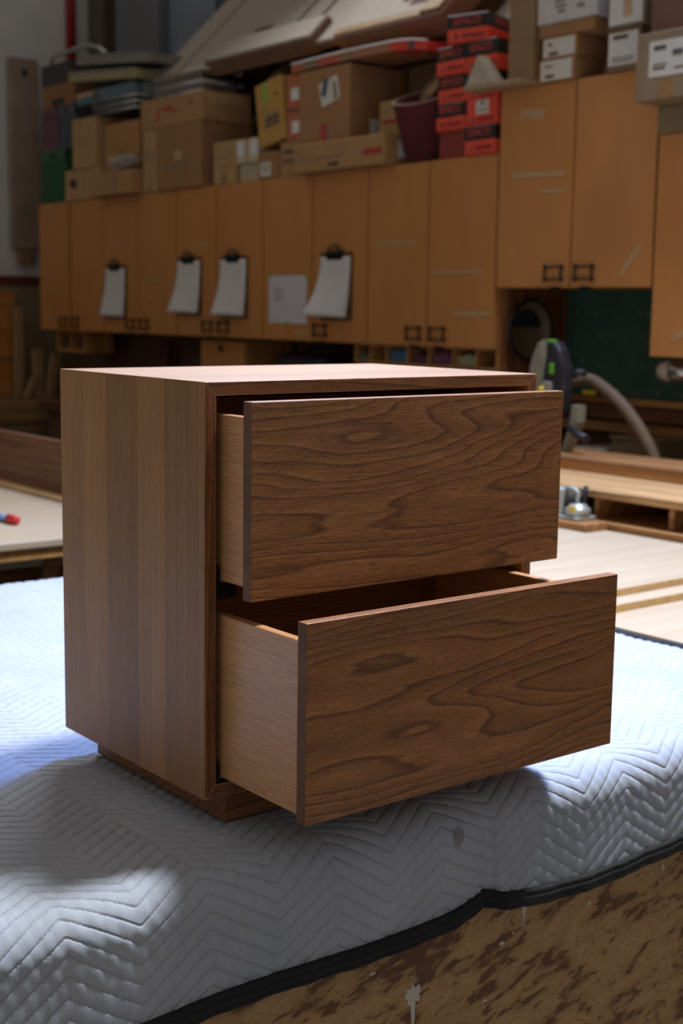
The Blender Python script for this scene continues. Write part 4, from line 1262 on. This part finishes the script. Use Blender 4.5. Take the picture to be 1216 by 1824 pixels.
# lamp under the right cabinet
lm = thing('work_lamp', (3.12, 1.74, AZ0), 'silver swivel work lamp under the right-hand cabinet', 'lamp')
MB().tube([(0.0, -0.08, -0.002), (0.0, -0.08, -0.045)], 0.012, 12).build('stem', M_chrome, lm)
MB().lathe([(0.012, -0.06), (0.034, -0.05), (0.042, -0.02), (0.042, 0.02), (0.038, 0.028)], (0.0, -0.035, -0.055), 'y', 22).build('lamp_head', M_chrome, lm)
MB().lathe([(0.036, 0.028), (0.038, 0.06), (0.030, 0.085), (0.012, 0.095), (0.0, 0.097)], (0.0, -0.035, -0.055), 'y', 22).build('bulb', plain('frosted_bulb', (186, 172, 152), 0.4), lm)
MB().tube([(0.0, -0.08, -0.09), (0.0, -0.09, -0.16), (0.02, -0.1, -0.30), (0.05, -0.1, -0.455)], 0.010, 8).build('cable', M_hose, lm)

# boxes on the counter at right
carton('low white box on the counter below the chalkboard', 3.10, 0.2, 2.045, 2.185, 0.9005, 0.992, (170, 160, 150), name='white_box', group='boxes on the counter')
tb = thing('storage_bin', (3.12, 1.90, 0.9005), 'olive storage bin on the counter below the chalkboard', 'bin')
MB().prism([(-0.10, 0.0), (0.10, 0.0), (0.115, 0.138), (-0.115, 0.138)], 'x', 0.0, 0.24, 0.006).build('bin_body', plain('olive_bin', (122, 104, 72), 0.7), tb)
B(-0.006, 0.246, -0.120, 0.120, 0.136, 0.146, 0.002).build('rim', plain('olive_bin', (122, 104, 72), 0.7), tb)

# plunge saw on its stand, and the extraction hose
sw = thing('plunge_saw', (2.74, 1.93, 1.0165), 'grey and black plunge saw with green buttons standing behind the nightstand', 'power tool')
gpts = [(0.115, 0.0), (0.112, 0.12), (0.102, 0.22), (0.085, 0.32), (0.055, 0.385), (0.03, 0.398), (0.035, 0.34), (0.052, 0.24), (0.060, 0.12), (0.06, 0.0)]
MB().prism(gpts, 'x', -0.075, -0.045, 0.006).build('blade_guard', M_toolgrey, sw)
bpts = [(0.075, 0.10), (0.078, 0.24), (0.062, 0.33), (0.035, 0.388), (0.0, 0.392), (-0.025, 0.36), (-0.042, 0.30), (-0.052, 0.22), (-0.045, 0.15), (-0.02, 0.125), (0.03, 0.10)]
MB().prism(bpts, 'x', -0.045, 0.01, 0.012).build('motor_body', M_toolblack, sw)
MB().box(-0.055, -0.04, -0.002, 0.014, 0.275, 0.315, 0.004, 2).build('green_button', M_toolgreen, sw)
MB().box(-0.05, -0.02, 0.006, 0.034, 0.386, 0.398, 0.004, 2).build('green_latch', M_toolgreen, sw)
MB().box(-0.079, -0.07, 0.082, 0.1, 0.20, 0.25, 0.003, 2).build('green_side_mark', plain('muted_green', (96, 116, 62), 0.5), sw)
MB().box(-0.062, -0.04, 0.0, 0.048, 0.20, 0.25, 0.010, 2).build('gear_cover', M_toolgrey, sw)
MB().lathe([(0.0, -0.072), (0.010, -0.071), (0.011, -0.060)], (0, 0.036, 0.222), 'x', 16).build('yellow_dial', M_yellow, sw)
MB().prism([(0.05, 0.0), (0.0, 0.0), (0.0, 0.14), (0.03, 0.14)], 'x', -0.055, -0.02, 0.004).build('upright', M_toolgrey, sw)
MB().prism([(0.0, 0.0), (-0.03, 0.0), (-0.066, 0.09), (-0.070, 0.17), (-0.105, 0.17), (-0.104, 0.11), (-0.06, 0.02), (-0.05, 0.0)], 'x', -0.02, 0.02, 0.004).build('support_arm', M_toolgrey, sw)
MB().tube([(-0.03, -0.07, 0.088), (-0.035, -0.115, 0.070), (-0.04, -0.165, 0.055)], [0.011, 0.012, 0.019], 10).build('clamp_lever', M_toolblack, sw)
MB().lathe([(0.0, 0.0), (0.018, 0.002), (0.018, 0.022), (0.0, 0.024)], (-0.02, -0.07, 0.105), 'x', 14).build('clamp_knob', M_toolblack, sw)
MB().tube([(0.01, -0.045, 0.27), (0.02, -0.065, 0.285), (0.04, -0.08, 0.28)], 0.013, 10).build('outlet', M_toolblack, sw)

ctrl = [(2.84, 2.02, 1.23), (2.87, 1.99, 1.265), (2.90, 1.94, 1.268), (2.90, 1.875, 1.243), (2.90, 1.775, 1.180), (2.90, 1.68, 1.085), (2.91, 1.625, 0.98), (2.93, 1.59, 0.80), (2.94, 1.58, 0.5), (2.94, 1.60, 0.2), (2.94, 1.66, 0.06), (2.94, 1.85, 0.026), (2.94, 2.2, 0.026)]


def catmull(P, n=10):
    P = [Vector(p) for p in P]
    P = [P[0]*2-P[1]]+P+[P[-1]*2-P[-2]]
    out = []
    for i in range(1, len(P)-2):
        for k in range(n):
            t = k/n
            p0, p1, p2, p3 = P[i-1], P[i], P[i+1], P[i+2]
            out.append(0.5*((2*p1)+(p2-p0)*t+(2*p0-5*p1+4*p2-p3)*t*t+(3*p1-p0-3*p2+p3)*t**3))
    out.append(P[-2])
    return out


hp = catmull(ctrl, 14)
ho = MB().tube(hp, [0.022+0.0015*(k % 2) for k in range(len(hp))], 12).build('extraction_hose', M_hose)
tag(ho, 'thick brown ribbed hose arching down behind the workbench', 'hose')
